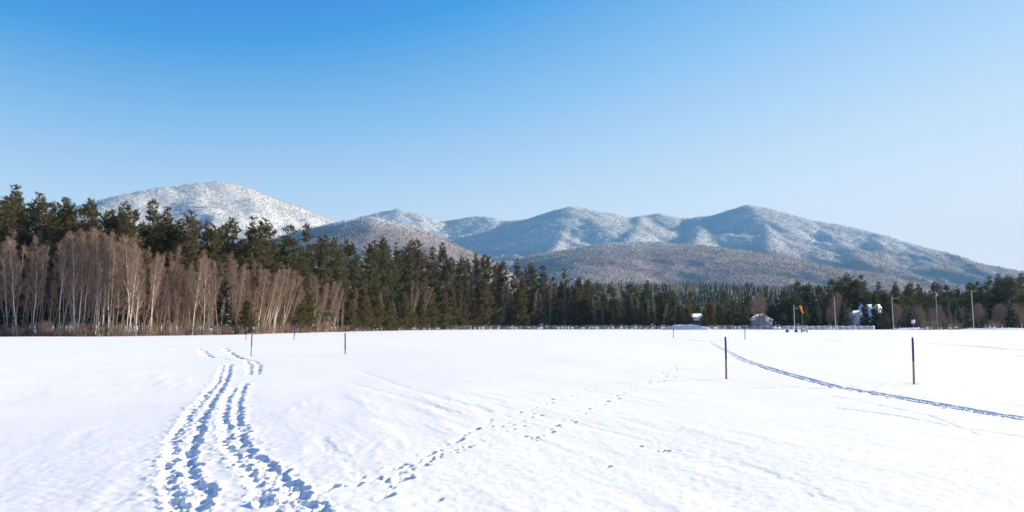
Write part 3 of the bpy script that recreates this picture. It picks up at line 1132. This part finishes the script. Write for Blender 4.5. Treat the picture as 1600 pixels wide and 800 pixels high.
EDGE = [(-120, 112), (0, 117), (200, 121), (300, 131), (400, 150), (500, 188), (600, 240), (700, 308), (760, 330), (840, 345), (940, 360)]
edge = lambda px: interp(EDGE, px)
TOPS = [(-60, 292), (-25, 300), (15, 291), (42, 303), (70, 318), (100, 311), (138, 313), (165, 328), (190, 318), (205, 330), (240, 312), (262, 325), (285, 330), (320, 345), (342, 352), (365, 342), (385, 338),
        (410, 345), (445, 352), (475, 350), (505, 368), (522, 372), (545, 375), (575, 376), (600, 372), (620, 378), (637, 376), (656, 375), (675, 385), (692, 380), (720, 400), (745, 396), (760, 399), (785, 408), (810, 404), (832, 412), (850, 415),
        (880, 420), (905, 432)]

# skyline pines, one for each top that stands out against the mountains
def backdrop(px):
    if px < 140:
        return 'the open sky'
    if px < 345:
        return 'the frosted summit of the single peak'
    if px < 515:
        return 'the falling shoulder of the single peak'
    if px < 735:
        return 'the brown hill before the gap'
    return 'the shaded flank of the long massif'


for i, (px, py) in enumerate(TOPS):
    D = edge(px) + rng.uniform(13, 24)
    plant('brown_pine' if px > 700 and i % 2 else 'pine', 'white_pine', px, D, H_at(px, py, D), 'tall dark white pine whose top stands out against ' + backdrop(px), 'pine tree', 'skyline pines against ' + backdrop(px), var=i, wide=rng.uniform(0.9, 1.25))
# the rest of the pine wood, a little lower and deeper in
for px in np.arange(-70, 930, 11):
    px = px + rng.uniform(-5, 5)
    D = edge(px) + rng.uniform(9, 40)
    top = interp(TOPS, px) + rng.uniform(5, 50) * (1 if px < 500 else 0.8)
    br = px > 680 and rng.random() < 0.6
    plant('brown_pine' if br else 'pine', 'white_pine', px, D, max(6, H_at(px, top, D)), ('olive-brown pine' if br else 'dark white pine') + ' lower than its neighbours, below ' + backdrop(px), 'pine tree',
          ('olive-brown' if br else 'dark') + ' lower pines below ' + backdrop(px), wide=rng.uniform(0.9, 1.35))
# bare hardwoods along the left edge
def beside(px):
    if px < 84:
        return 'in the thicket around the snowy spruces, before the white birches begin'
    if px < 222:
        return 'among the white-trunked birches at the field edge'
    if px < 395:
        return 'between the white birches and the leaning birch clumps'
    return 'behind the leaning birch clumps'


BT = [(-60, 360), (0, 372), (60, 372), (100, 376), (150, 366), (200, 382), (250, 392), (300, 400), (350, 398), (400, 412), (450, 425), (500, 435), (560, 440), (640, 448), (700, 455)]
for px in np.arange(-66, 530, 3.5):
    px = px + rng.uniform(-3, 3)
    D = edge(px) + rng.uniform(2.2, 13)
    top = interp(BT, px) + rng.uniform(-8, 60)
    plant('hardwood', 'bare_hardwood', px, D, H_at(px, top, D), 'slender leafless brown hardwood ' + beside(px), 'bare tree', 'leafless hardwoods ' + beside(px), 0.05, snow=False)
# white birches: trunks that read one by one
BIRCH = [(28, 380), (52, 392), (92.5, 372), (96, 398), (114, 384), (119.5, 372), (123.5, 368), (131, 380), (148.5, 372), (152, 384), (156, 368), (161, 378), (170.5, 370), (197, 384), (201, 392), (207, 376), (213, 398), (236, 402), (300, 408), (318, 404)]
def birch_spot(px):
    if px < 85:
        return 'slim white birch standing apart in the spruce thicket'
    if px < 100:
        return 'slim white birch, one of a close pair at the field edge'
    if px < 140:
        return 'slim white birch, one of four in the tight upright cluster'
    if px < 165:
        return 'slim white birch, one of four leaning together in a loose cluster'
    if px < 190:
        return 'single curved white birch between two birch clusters'
    if px < 220:
        return 'slim white birch, one of four beside a snow-laden spruce'
    return 'white birch standing singly in the brown thicket past the clusters'


for i, (px, py) in enumerate(BIRCH):
    D = edge(px) + rng.uniform(0.2, 2.0)
    plant('birch', 'birch_tree', px, D, H_at(px, py, D), birch_spot(px), 'birch', 'white birches at the edge of the snow', 0.0, lean=(rng.normal(0, .03), rng.normal(.035, .03)), wide=rng.uniform(1.0, 1.25), var=i)
# thin straight saplings filling the stand
for px in np.arange(-60, 540, 3.6):
    px = px + rng.uniform(-2.5, 2.5)
    D = edge(px) + rng.uniform(0.5, 5)
    plant('sapling', 'sapling', px, D, H_at(px, interp(BT, px) + rng.uniform(5, 80), D), 'thin straight pole-like sapling ' + beside(px), 'sapling', 'thin saplings ' + beside(px), 0.045, snow=False)
# leaning clumps
for px, py, ln, wv_ in ((418, 418, .16, 0), (432, 420, .20, 1), (446, 424, .24, 2), (408, 422, .12, 1), (424, 430, .18, 2), (455, 440, .34, 0)):
    D = edge(px) + rng.uniform(1, 4)
    plant('clump', 'birch_clump', px - 6, D, H_at(px, py, D), 'clump of pale slender birches leaning over towards the fence, beside snow-streaked pine', 'birch', 'leaning birch clumps', lean=(0.0, ln), var=wv_)
for px, py, ln, wv_ in ((500, 440, .18, 0), (512, 438, .24, 1), (524, 446, .16, 2), (492, 446, .10, 1), (645, 442, .12, 2), (655, 446, .2, 0)):
    D = edge(px) + rng.uniform(2, 6)
    plant('clump', 'birch_clump', px - 4, D, H_at(px, py, D), 'pale birch clump rising among olive young pines', 'birch', 'birch clumps among the young pines', lean=(0.0, ln), var=wv_)
# brown larches and thin mixed trees farther along
for px in list(np.arange(300, 690, 11)) + list(np.arange(690, 930, 7.5)):
    px = px + rng.uniform(-6, 6)
    D = edge(px) + rng.uniform(2, 14)
    lo = interp(TOPS, px)
    top = lo + rng.uniform(12, 60) if px > 690 else lo + rng.uniform(70, 110)
    plant('larch', 'larch_tree', px, D, max(5, H_at(px, top, D)), 'brown needleless conical tree in front of the dark pines', 'larch', 'brown conical trees along the wood edge', 0.02, snow=False)
for px in np.arange(520, 930, 8):
    px = px + rng.uniform(-4, 4)
    D = edge(px) + rng.uniform(1, 9)
    top = interp([(520, 440), (700, 452), (760, 440), (930, 462)], px) + rng.uniform(0, 32)
    plant('hardwood', 'bare_hardwood', px, D, max(4, H_at(px, top, D)), 'small leafless tree between the olive young pines', 'bare tree', 'small leafless trees between the young pines', 0.05, snow=False)
# bushy young pines along the edge
def edge_spot(px):
    return 'beside the leaning birches' if px < 500 else 'under the brown gap hill' if px < 700 else 'where the rail fence meets the wood'


YP = [(385, 470), (462, 450), (480, 462), (545, 468), (566, 452), (588, 466), (606, 470), (628, 458), (668, 455), (690, 462), (706, 452), (716, 470), (738, 458), (752, 440), (772, 470), (812, 452), (838, 470), (868, 465), (900, 450), (915, 468), (640, 474), (655, 470), (610, 480), (575, 478), (724, 478)]
for i, (px, py) in enumerate(YP):
    D = edge(px) + rng.uniform(-0.5, 3)
    plant('young', 'young_pine', px, D, H_at(px, py, D), 'bushy olive-green young pine at the wood edge, ' + edge_spot(px), 'pine tree', 'young pines ' + edge_spot(px), var=i, wide=rng.uniform(1.0, 1.35), snow=False)
# small snowy spruces in the shade of the stand
for i, (px, py) in enumerate(((34, 478), (42, 500), (4, 460), (138, 490), (172, 470), (186, 505), (535, 462), (540, 490), (372, 465), (612, 462), (690, 480), (725, 465), (790, 470), (822, 462), (860, 478), (352, 440))):
    D = edge(px) + rng.uniform(1.5, 6)
    plant('spruce', 'snowy_spruce', px, D, max(2.5, H_at(px, py, D)), 'small dark spruce with snow-laden boughs at the wood edge', 'spruce', 'snow-laden spruces at the wood edge', var=i)
# brush along the edge of the snow
def brushy(px):
    return 'where white birches stand' if px < 240 else 'where birches lean over' if px < 530 else 'where olive young pines grow'


for px in np.arange(-70, 720, 9):
    px = px + rng.uniform(-4, 4)
    D = edge(px) + rng.uniform(-2.5, 3.5)
    plant('shrub', 'brush', px, D, rng.uniform(0.9, 2.8), 'low brown leafless brush at the foot of trees ' + brushy(px), 'shrub', 'brush ' + brushy(px), 0.05, snow=False, wide=rng.uniform(1.0, 1.7))

# ---- beyond the rail fence
def belt(px):
    if px < 1035:
        return 'where the plain rail fence begins'
    if px < 1120:
        return 'near the ploughed snow heap'
    if px < 1220:
        return 'around the grey shed'
    if px < 1315:
        return 'behind the orange windsock'
    if px < 1400:
        return 'behind the white house'
    return 'behind the roadside utility poles'


TOPR = [(915, 438), (940, 442), (955, 443), (990, 441), (1015, 438), (1050, 453), (1080, 456), (1110, 459), (1135, 455), (1170, 456), (1200, 452), (1225, 450), (1250, 438), (1265, 442), (1285, 446), (1300, 436), (1312, 433), (1330, 428), (1350, 430), (1375, 440),
        (1400, 441), (1425, 440), (1440, 444), (1463, 441), (1480, 445), (1500, 446), (1520, 442), (1532, 440), (1550, 432), (1562, 428), (1580, 430), (1600, 427), (1625, 428), (1650, 424)]
for i, (px, py) in enumerate(TOPR):
    D = rng.uniform(395, 430)
    plant('green_pine', 'white_pine', px, D, H_at(px, py, D), 'tall green pine whose top ends the wood ' + belt(px), 'pine tree', 'tallest pines ' + belt(px), var=i, wide=rng.uniform(1.15, 1.55))
for px in np.arange(925, 1660, 7.5):
    px = px + rng.uniform(-5, 5)
    D = rng.uniform(352, 392)
    py = interp(TOPR, px) + rng.uniform(4, 30)
    plant('green_pine', 'white_pine', px, D, H_at(px, py, D), 'medium green pine inside the wood ' + belt(px), 'pine tree', 'medium pines ' + belt(px), wide=rng.uniform(1.1, 1.6))
for i, px in enumerate(np.arange(935, 1440, 16.0)):
    px = px + rng.uniform(-6, 6)
    if 1168 < px < 1212 or 1328 < px < 1386:
        continue
    D = rng.uniform(335, 350)
    plant('young', 'young_pine', px, D, rng.uniform(7, 11.5), 'dark bushy young pine just behind the fence ' + belt(px), 'pine tree', 'young pines behind the fence ' + belt(px), wide=rng.uniform(1.0, 1.4), snow=False)
for px in np.arange(930, 1090, 7):
    px = px + rng.uniform(-3, 3)
    D = rng.uniform(345, 356)
    plant('hardwood', 'bare_hardwood', px, D, rng.uniform(9, 15), 'leafless tree in the pale brown stand beyond the rail fence', 'bare tree', 'leafless trees beyond the rail fence', 0.04, snow=False)
for px in list(np.arange(1400, 1640, 8)) + list(np.arange(1262, 1330, 12)):
    px = px + rng.uniform(-4, 4)
    D = rng.uniform(318, 345)
    plant('maple' if rng.random() < 0.6 else 'hardwood', 'bare_hardwood', px, D, rng.uniform(6.5, 11.5), 'leafless roadside tree among the utility poles', 'bare tree', 'leafless roadside trees', 0.05, snow=False)
SPR = [(1272, 470), (1288, 478), (1318, 474), (1352, 466), (1369, 460), (1384, 458), (1418, 490), (1425, 484), (1500, 482), (1511, 480), (1527, 486), (1536, 492), (1578, 466), (1590, 488)]
for i, (px, py) in enumerate(SPR):
    D = 322 + rng.uniform(-2, 6)
    sp_ = 'dark narrow spruce standing before the houses' if px < 1400 else 'snow-streaked dark spruce by the road among the utility poles'
    plant('spruce', 'roadside_spruce', px, D, H_at(px, py, D), sp_, 'spruce', 'spruces before the houses' if px < 1400 else 'snow-streaked roadside spruces', var=i, snow=px > 1400)
plant('maple', 'round_maple', 1186, 322, H_at(1186, 464, 322), 'round-crowned leafless maple standing before the grey shed', 'maple', var=0, wide=1.15)
plant('maple', 'round_maple', 1306, 338, H_at(1306, 462, 338), 'round-crowned leafless maple behind the tallest roadside spruces near the barn', 'maple', var=1, wide=1.0)
plant('young', 'juniper_bush', 1474, 297, 3.6, 'wide dark evergreen bush at the roadside with leafless twigs around it', 'bush', var=1, wide=0.75, snow=False)
plant('young', 'juniper_bush', 1384, 315, 7.0, 'broad olive evergreen at the foot of the tall spruces by the board fence', 'bush', var=0, wide=1.1, snow=False)
for px in (1459, 1466, 1486, 1495, 1542, 1555, 1440, 1452):
    plant('shrub', 'brush', px, 300 + rng.uniform(-2, 6), rng.uniform(2, 4), 'brown leafless roadside brush near the evergreen bush', 'shrub', 'brush by the road', 0.05, snow=False, wide=1.5)


# ---- wooded rise far behind: reads as one mass
def far_forest():
    r = np.random.default_rng(77)
    ridge_h = lambda px: interp([(700, 470), (860, 452), (930, 441), (1000, 440), (1100, 441), (1200, 443), (1300, 447), (1400, 452), (1700, 460)], px)

    def ground_z(px, D):
        f = np.clip((D - 750) / 1050, 0, 1)
        top = P(px, ridge_h(px), 1800)[2] - 16
        return top * f * f * (3 - 2 * f) * np.clip((2400 - D) / 600, 0, 1) - 0.6 * (D < 760)
    pxs = np.linspace(560, 1760, 90)
    Ds = np.linspace(700, 2400, 60)
    v = np.array([[X_at(p, d), d, ground_z(p, d) + 2 * fbm(np.array(p / 30.), np.array(d / 60.), 2, 5) * (d > 800)] for d in Ds for p in pxs])
    i = np.arange(59)[:, None] * 90
    j = np.arange(89)[None, :]
    q = np.stack([i + j, i + j + 1, i + 91 + j, i + 90 + j], -1).reshape(-1, 4)
    me = np_mesh('low_hill', v, None, q, True)
    me.materials.append(M['forest_floor'])
    tag(link('low_hill', me), kind='structure')
    con, har = MB(), MB()
    n = 6500
    px = r.uniform(640, 1700, n)
    D = 800 + 1000 * r.random(n) ** 0.8
    dens = fbm(px / 60, D / 120, 3, 15)
    for a, d, k in zip(px, D, dens):
        o = np.array([X_at(a, d), d, ground_z(a, d) - 0.5])
        if k > -0.08:
            h = r.uniform(11, 20)
            wv = h * r.uniform(0.14, 0.2)
            th0 = r.uniform(0, 6.28)
            vs, ts = [], []
            for lv, (f0, f1, ww) in enumerate(((.08, .5, 1.), (.32, .74, .75), (.58, 1.0, .48))):
                m = 6
                th = th0 + lv + np.arange(m) * 6.283 / m
                rw = wv * ww * r.uniform(.65, 1.2, m)
                b = len(vs)
                for t_, w_ in zip(th, rw):
                    vs.append((math.cos(t_) * w_, math.sin(t_) * w_, h * (f0 + r.uniform(-.05, .05))))
                vs.append((r.normal(0, .2), r.normal(0, .2), h * f1))
                ts += [(b + x, b + (x + 1) % m, b + m) for x in range(m)]
            con.add(np.array(vs) + o, t=ts)
        else:
            h = r.uniform(9, 15)
            m = 15
            aa = o + np.column_stack([r.normal(0, 1.0, m), r.normal(0, 1.0, m), r.uniform(0, .4, m) * h])
            bb = aa + np.column_stack([r.normal(0, 1.3, m), r.normal(0, 1.3, m), r.uniform(.35, .6, m) * h])
            har.blades(aa, bb, 0.42, r)
    tag(con.build('conifer_forest', M['spruce']), kind='stuff')
    tag(har.build('hardwood_forest', M['twigs']), kind='stuff')


far_forest()


# ---------------------------------------------------------------- things in the field and along the fence
def empty(name, loc, rz=0):
    o = bpy.data.objects.new(name, None)
    col.objects.link(o)
    o.location = loc
    o.rotation_euler = (0, 0, rz)
    return o


def marker_pole(px, base_y, top_y, frac, r, label, lean=(0, 0)):
    p = G(px, base_y)
    D = p[1]
    z0 = gz(p[0], p[1])
    h = H_at(px, top_y, D) - z0
    root = empty('marker_pole', (p[0], p[1], z0))
    root.rotation_euler = (lean[0], lean[1], random.uniform(0, 3))
    tag(root, label, 'pole', 'marker poles in the snow field')
    a = MB()
    zs = np.linspace(-0.15, h * (1 - frac), 5)
    j = np.random.default_rng(int(px)).normal(0, r * .12, (5, 2))
    a.tube(np.column_stack([j, zs]), r, 8)
    a.build('stake', M['wood'], root)
    b = MB()
    zs = np.array([h * (1 - frac), h * (1 - frac * .5), h - r * .5, h])
    b.tube(np.column_stack([np.zeros((4, 2)) + j[-1], zs]), [r * 1.05, r * 1.05, r * 1.05, r * .6], 8)
    b.build('painted_top', M['blue'], root)


marker_pole(1135, 588, 526, .55, .033, 'wooden stake with dark blue upper half beside the ski trail', (0, -.012))
marker_pole(1428, 597, 527, .5, .031, 'leaning brown stake with dull purple-blue top, beyond the ski trail', (0, -.028))
marker_pole(539.5, 551, 520, .8, .042, 'slender stake painted dark blue nearly to the snow, alone on open field', (0, .02))
marker_pole(392.5, 553, 519, .55, .033, 'thin stake with light blue top and tan foot beside trampled tracks', (0, .02))
marker_pole(384.5, 531, 511, .6, .05, 'thin blue-topped stake standing before the leaning birches', (0, 0))
marker_pole(459.5, 531, 513, .6, .05, 'thin blue-topped stake before the olive young pines', (0, 0))
marker_pole(352, 523.5, 512, .8, .06, 'short blue stake close against the brush at the field edge', (0, 0))
marker_pole(338, 524, 514, .8, .06, 'shortest blue stake close against the brush at the field edge', (0, 0))
marker_pole(1164, 530, 513, .4, .05, 'thin leaning stake in front of the grey shed', (0, -.06))
marker_pole(1052.5, 528, 513, .3, .05, 'thin pale stake in front of the ploughed snow heap', (0, 0))


def rail_fence(px0, px1, D, label, name, post_gap, post_h, rails, pw, mats, snow_top):
    x0, x1 = X_at(px0, D), X_at(px1, D)
    root = empty(name, (x0, D, 0))
    tag(root, label, 'fence')
    n = int((x1 - x0) / post_gap) + 1
    pm = MB()
    pm.box((0, 0, post_h / 2 - .15), (pw, pw, post_h + .3))
    pm.add([(-pw / 2, -pw / 2, post_h), (pw / 2, -pw / 2, post_h), (pw / 2, pw / 2, post_h), (-pw / 2, pw / 2, post_h), (0, 0, post_h + pw * .5)], t=[(0, 1, 4), (1, 2, 4), (2, 3, 4), (3, 0, 4)])
    pme = pm.mesh('post')
    pme.materials.append(mats[0])
    rr = np.random.default_rng(8)
    for i in range(n):
        link('post', pme, root, (i * post_gap, 0, rr.normal(0, .03)), (rr.normal(0, .015), rr.normal(0, .02), rr.normal(0, .1)))
    for zr, hw in rails:
        rm = MB()
        rm.box((post_gap / 2, -pw / 2 - .022, zr), (post_gap - .02, .04, hw))
        rme = rm.mesh('rail')
        rme.materials.append(mats[1])
        sm = MB()
        sm.box((post_gap / 2, -pw / 2 - .022, zr + hw / 2 + .025), (post_gap - .06, .06, .046))
        sme = sm.mesh('snow_ridge')
        sme.materials.append(M['snow'])
        for i in range(n - 1):
            rl = link('rail', rme, root, (i * post_gap, 0, rr.normal(0, .02)), (0, rr.normal(0, .006), 0))
            if snow_top and rr.random() < .6:
                link('snow_ridge', sme, rl)
    return root


rail_fence(704, 1221, 300, 'long weathered post-and-rail fence with snow on its rails, in front of the pines', 'rail_fence', 2.75, 1.55, ((.55, .14), (1.0, .14), (1.42, .16)), .15, (M['grey_wood'], M['grey_wood']), True)
rail_fence(1223, 1374, 303, 'pale close-set board fence in front of the white house', 'board_fence', 2.4, 1.5, ((.35, .2), (.72, .2), (1.08, .2), (1.42, .2)), .16, (M['white_paint'], M['white_paint']), False)


def house(name, label, cat, px0, px1, D, depth, eave_y, ridge_y, wall, gable_front, windows, door=None, roof_mat='snow', over=.35, rz=0.0):
    """gable_front: gable end towards the field, else the eaves side"""
    x0, x1 = X_at(px0, D), X_at(px1, D)
    wd = x1 - x0
    he = H_at(px0, eave_y, D)
    hr = H_at(px0, ridge_y, D)
    root = empty(name, ((x0 + x1) / 2, D, 0), rz)
    tag(root, label, cat)
    b = MB()
    if gable_front:
        b.prism([(-wd / 2, 0, -.2), (wd / 2, 0, -.2), (wd / 2, 0, he), (0, 0, hr), (-wd / 2, 0, he)], (0, depth, 0))
    else:
        b.prism([(-wd / 2, 0, -.2), (-wd / 2, 0, he), (-wd / 2, depth / 2, hr), (-wd / 2, depth, he), (-wd / 2, depth, -.2)], (wd, 0, 0))
    b.build('wall', wall, root)
    th = .28
    if gable_front:
        sl = (hr - he) / (wd / 2)
        for s in (-1, 1):
            m = MB()
            ox = wd / 2 + over
            m.prism([(0, -over, hr + .02), (s * ox, -over, hr - sl * ox + .02), (s * ox, -over, hr - sl * ox + th), (0, -over, hr + th)], (0, depth + 2 * over, 0))
            m.build('roof_slope', M[roof_mat], root)
    else:
        sl = (hr - he) / (depth / 2)
        for s in (-1, 1):
            m = MB()
            oy = depth / 2 + over
            c = depth / 2
            m.prism([(-wd / 2 - over, c, hr + .02), (-wd / 2 - over, c + s * oy, hr - sl * oy + .02), (-wd / 2 - over, c + s * oy, hr - sl * oy + th), (-wd / 2 - over, c, hr + th)], (wd + 2 * over, 0, 0))
            m.build('roof_slope', M[roof_mat], root)
    for cx, cz, ww, wh in windows:
        f = MB()
        f.box((cx * wd, -.03, cz), (ww + .24, .06, wh + .24))
        fo = f.build('window', M['white_paint'], root)
        g = MB()
        g.box((cx * wd, -.066, cz), (ww, .012, wh))
        g.build('pane', M['glass'], fo)
        s_ = MB()
        s_.box((cx * wd, -.085, cz), (.06, .03, wh))
        s_.build('glazing_bar', M['white_paint'], fo)
    if door:
        d = MB()
        d.box((door * wd, -.04, 1.05), (1.0, .08, 2.1))
        do = d.build('door', M['dark_siding'], root)
        k = MB()
        k.box((door * wd + .38, -.1, 1.0), (.07, .05, .12))
        k.build('handle', M['metal'], do)
    return root


hm = house('white_house', 'two-storey white house behind the tall spruces', 'house', 1355, 1383, 342, 10, 489, 476, M['white_paint'], False, ((-.32, 1.6, 1, 1.4), (-.05, 1.6, 1, 1.4), (.33, 1.6, 1, 1.4), (-.32, 4.3, .9, 1.3), (0, 4.3, .9, 1.3), (.33, 4.3, .9, 1.3)), .16)
cm = MB()
cm.box((1.5, 5, H_at(1370, 476, 342) + .6), (.9, .9, 2.0))
cm.build('chimney', M['barn_red'], hm)
house('white_wing', 'low white wing with wide snowy gable joined to the white house', 'house', 1334, 1354.5, 338, 8, 497, 486, M['white_paint'], True, ((-.28, 1.5, 1.1, 1.5), (.05, 1.5, 1.1, 1.5), (.3, 1.5, .9, 1.5)))
house('red_barn', 'dark red barn with snow-edged gable behind the white house', 'barn', 1324, 1342, 366, 9, 487, 477, M['barn_red'], True, ((0, 6.2, 1.0, 1.2),), None, 'snow')
house('red_shed', 'dark red lean shed between spruces and the white wing', 'shed', 1316, 1333, 345, 6, 502, 493, M['barn_red'], True, ((.2, 1.4, .8, .9),), -.2)
house('grey_shed', 'small pale grey shed with front gable behind the round maple', 'shed', 1179, 1207, 334, 8, 500, 491.5, M['grey_siding'], True, ((.0, 3.4, .8, 1.0), (.26, 1.5, .9, 1.1)), -.28)
house('dark_cabin', 'dark cabin under a snowy roof half hidden by young pines', 'cabin', 1069, 1100, 352, 8, 500, 491, M['dark_siding'], False, ((-.3, 1.6, 1, 1.1), (.25, 1.6, 1, 1.1)), 0.0)


def utility_pole(px, D, top_y, base_lean, label, arm=None, lamp=None, can=False):
    x = X_at(px, D)
    h = H_at(px, top_y, D)
    root = empty('utility_pole', (x, D, gz(x, D)))
    root.rotation_euler = (0, base_lean, 0)
    tag(root, label, 'utility pole', 'utility poles along the road')
    a = MB()
    a.tube([(0, 0, -.3), (0, 0, h * .5), (0, 0, h)], [.19, .165, .13], 8)
    a.build('shaft', M['pole_wood'], root)
    if arm:
        b = MB()
        b.box((arm / 2 - .1, -.16, h - .55), (arm, .1, .12))
        ao = b.build('crossarm', M['pole_wood'], root)
        for t in (.25, .6, .95):
            i = MB()
            i.tube([(arm * t - .1, -.16, h - .49), (arm * t - .1, -.16, h - .40), (arm * t - .1, -.16, h - .30)], [.03, .06, .03], 6)
            i.build('insulator', M['metal'], ao)
    if lamp:
        b = MB()
        b.tube([(0, -.1, h - lamp - .3), (.5, -.1, h - lamp), (1.0, -.1, h - lamp + .02)], .04, 5)
        bo = b.build('lamp_arm', M['metal'], root)
        c = MB()
        c.tube([(.9, -.1, h - lamp + .02), (1.1, -.1, h - lamp - .05), (1.5, -.1, h - lamp - .1)], [.08, .17, .1], 7)
        c.build('lamp_head', M['metal'], bo)
    if can:
        b = MB()
        b.tube([(.4, -.1, h - 2.2), (.4, -.1, h - 2.15), (.4, -.1, h - 1.1), (.4, -.1, h - 1.0)], [.2, .32, .32, .2], 10)
        bo = b.build('transformer', M['metal'], root)
        c = MB()
        c.tube([(.4, -.1, h - 1.0), (.4, -.1, h - .75)], [.05, .03], 6)
        c.build('bushing', M['metal'], bo)


utility_pole(1241.5, 310, 476, -.005, 'short pale pole with a lamp next to the orange windsock', lamp=1.4)
utility_pole(1305.5, 308, 464, -.008, 'bare pale utility pole rising behind the board fence', arm=None)
utility_pole(1396, 300, 464, -.012, 'pale utility pole with short crossarm beside the olive evergreen', arm=2.6)
utility_pole(1465, 330, 455, -.01, 'grey utility pole carrying a can transformer among leafless trees', can=True)
utility_pole(1521.5, 300, 453, -.015, 'tallest pale utility pole standing before snow-streaked spruces', arm=1.6)


def windsock():
    D = 306
    x = X_at(1254, D)
    h = H_at(1254, 477, D)
    root = empty('windsock', (x, D, 0))
    tag(root, 'limp orange windsock hanging from its mast behind the fence', 'windsock')
    a = MB()
    a.tube([(0, 0, -.3), (0, 0, h)], [.07, .05], 8)
    a.build('mast', M['pole_wood'], root)
    b = MB()
    th = np.linspace(0, 6.283, 13)
    b.tube(np.column_stack([-.75 + .43 * np.cos(th), -.15 + .43 * np.sin(th), np.full(13, h - .25)]), .03, 4)
    b.build('hoop', M['metal'], root)
    c = MB()
    n = 9
    s = np.linspace(0, 1, n)
    k = 12
    vs = []
    for i in range(n):
        t_ = np.arange(k) * 6.283 / k
        rad_ = (.44 - .16 * s[i]) * (1 + .18 * np.sin(3 * t_ + s[i] * 4))
        vs.append(np.column_stack([-.75 + 1.0 * s[i] ** 1.5 + rad_ * np.cos(t_), -.15 + rad_ * np.sin(t_), np.full(k, h - .25 - 3.0 * s[i])]))
    i = np.arange(n - 1)[:, None] * k
    j = np.arange(k)[None, :]
    c.add(np.concatenate(vs), q=np.stack([i + j, i + (j + 1) % k, i + k + (j + 1) % k, i + k + j], -1).reshape(-1, 4))
    c.build('sock', M['orange'], root, True)


windsock()


def road_sign():
    D = 312
    x = X_at(1427, D)
    root = empty('road_sign', (x, D, 0))
    tag(root, 'plain pale square sign on a post before dark roadside spruce', 'sign')
    a = MB()
    a.box((0, 0, 1.4), (.12, .1, 3.2))
    a.build('post', M['grey_wood'], root)
    b = MB()
    b.box((0, -.08, H_at(1427, 502.5, D)), (1.45, .05, 1.5))
    b.build('panel', M['white_paint'], root)


road_sign()


def snow_heap(px0, px1, D, h, label):
    x0, x1 = X_at(px0, D), X_at(px1, D)
    nx, ny = 60, 26
    u, v = np.meshgrid(np.linspace(-1, 1, nx), np.linspace(-1, 1, ny))
    e = np.clip(1 - np.abs(u) ** 2.6, 0, 1) * np.clip(1 - np.abs(v) ** 2.2, 0, 1)
    z = h * e ** .8 * (1 + .25 * fbm(u * 3 + 9, v * 2, 3, 21)) + .12 * fbm(u * 12, v * 5, 2, 22) * e - .06
    V = np.stack([u.ravel() * (x1 - x0) / 2, v.ravel() * 3.5, z.ravel()], 1)
    i = np.arange(ny - 1)[:, None] * nx
    j = np.arange(nx - 1)[None, :]
    me = np_mesh('snow_heap', V, None, np.stack([i + j, i + j + 1, i + nx + j + 1, i + nx + j], -1).reshape(-1, 4), True)
    me.materials.append(M['snow'])
    tag(link('snow_heap', me, None, ((x0 + x1) / 2, D, 0)), label, 'snow heap')


snow_heap(1036, 1110, 309, 2.0, 'long rounded heap of ploughed snow behind the rail fence')
snow_heap(1395, 1450, 306, 0.8, 'low ploughed snow ridge beside the pale square sign')
snow_heap(1488, 1640, 300, 0.7, 'long low ploughed snow ridge below the snow-streaked spruces')


def field_marker(px, label):
    p = G(px, 519)
    root = empty('field_marker', (p[0], p[1], 0))
    tag(root, label, 'marker', 'small wedge markers on the snow')
    a = MB()
    a.prism([(-.38, -.3, .12), (.38, -.3, .12), (.1, -.3, .72), (-.02, -.3, .72)], (0, .6, 0))
    a.build('wedge', M['black'], root)
    b = MB()
    b.box((0, 0, .04), (.95, .8, .16))
    b.build('base', M['grey_wood'], root)


field_marker(1230, 'small dark wedge marker on the snow near the lamp pole')
field_marker(1244, 'small dark wedge marker on the snow close to the slatted trough')
p_ = G(1257, 519.5)
root_ = empty('slatted_trough', (p_[0], p_[1], 0))
tag(root_, 'low grey slatted trough with a taller end post, alone on the snow', 'trough')
for z_ in (.25, .5, .75):
    mb_ = MB()
    mb_.box((0, -.3, z_), (1.5, .05, .18))
    mb_.build('slat', M['grey_wood'], root_)
for x_ in (-.72, .72):
    mb_ = MB()
    mb_.box((x_, 0, .45 if x_ > 0 else .6), (.08, .56, .95 if x_ > 0 else 1.3))
    mb_.build('end_board', M['grey_wood'], root_)
mb_ = MB()
mb_.box((0, 0, .80), (1.3, .5, .12))
mb_.build('snow_fill', M['snow'], root_)
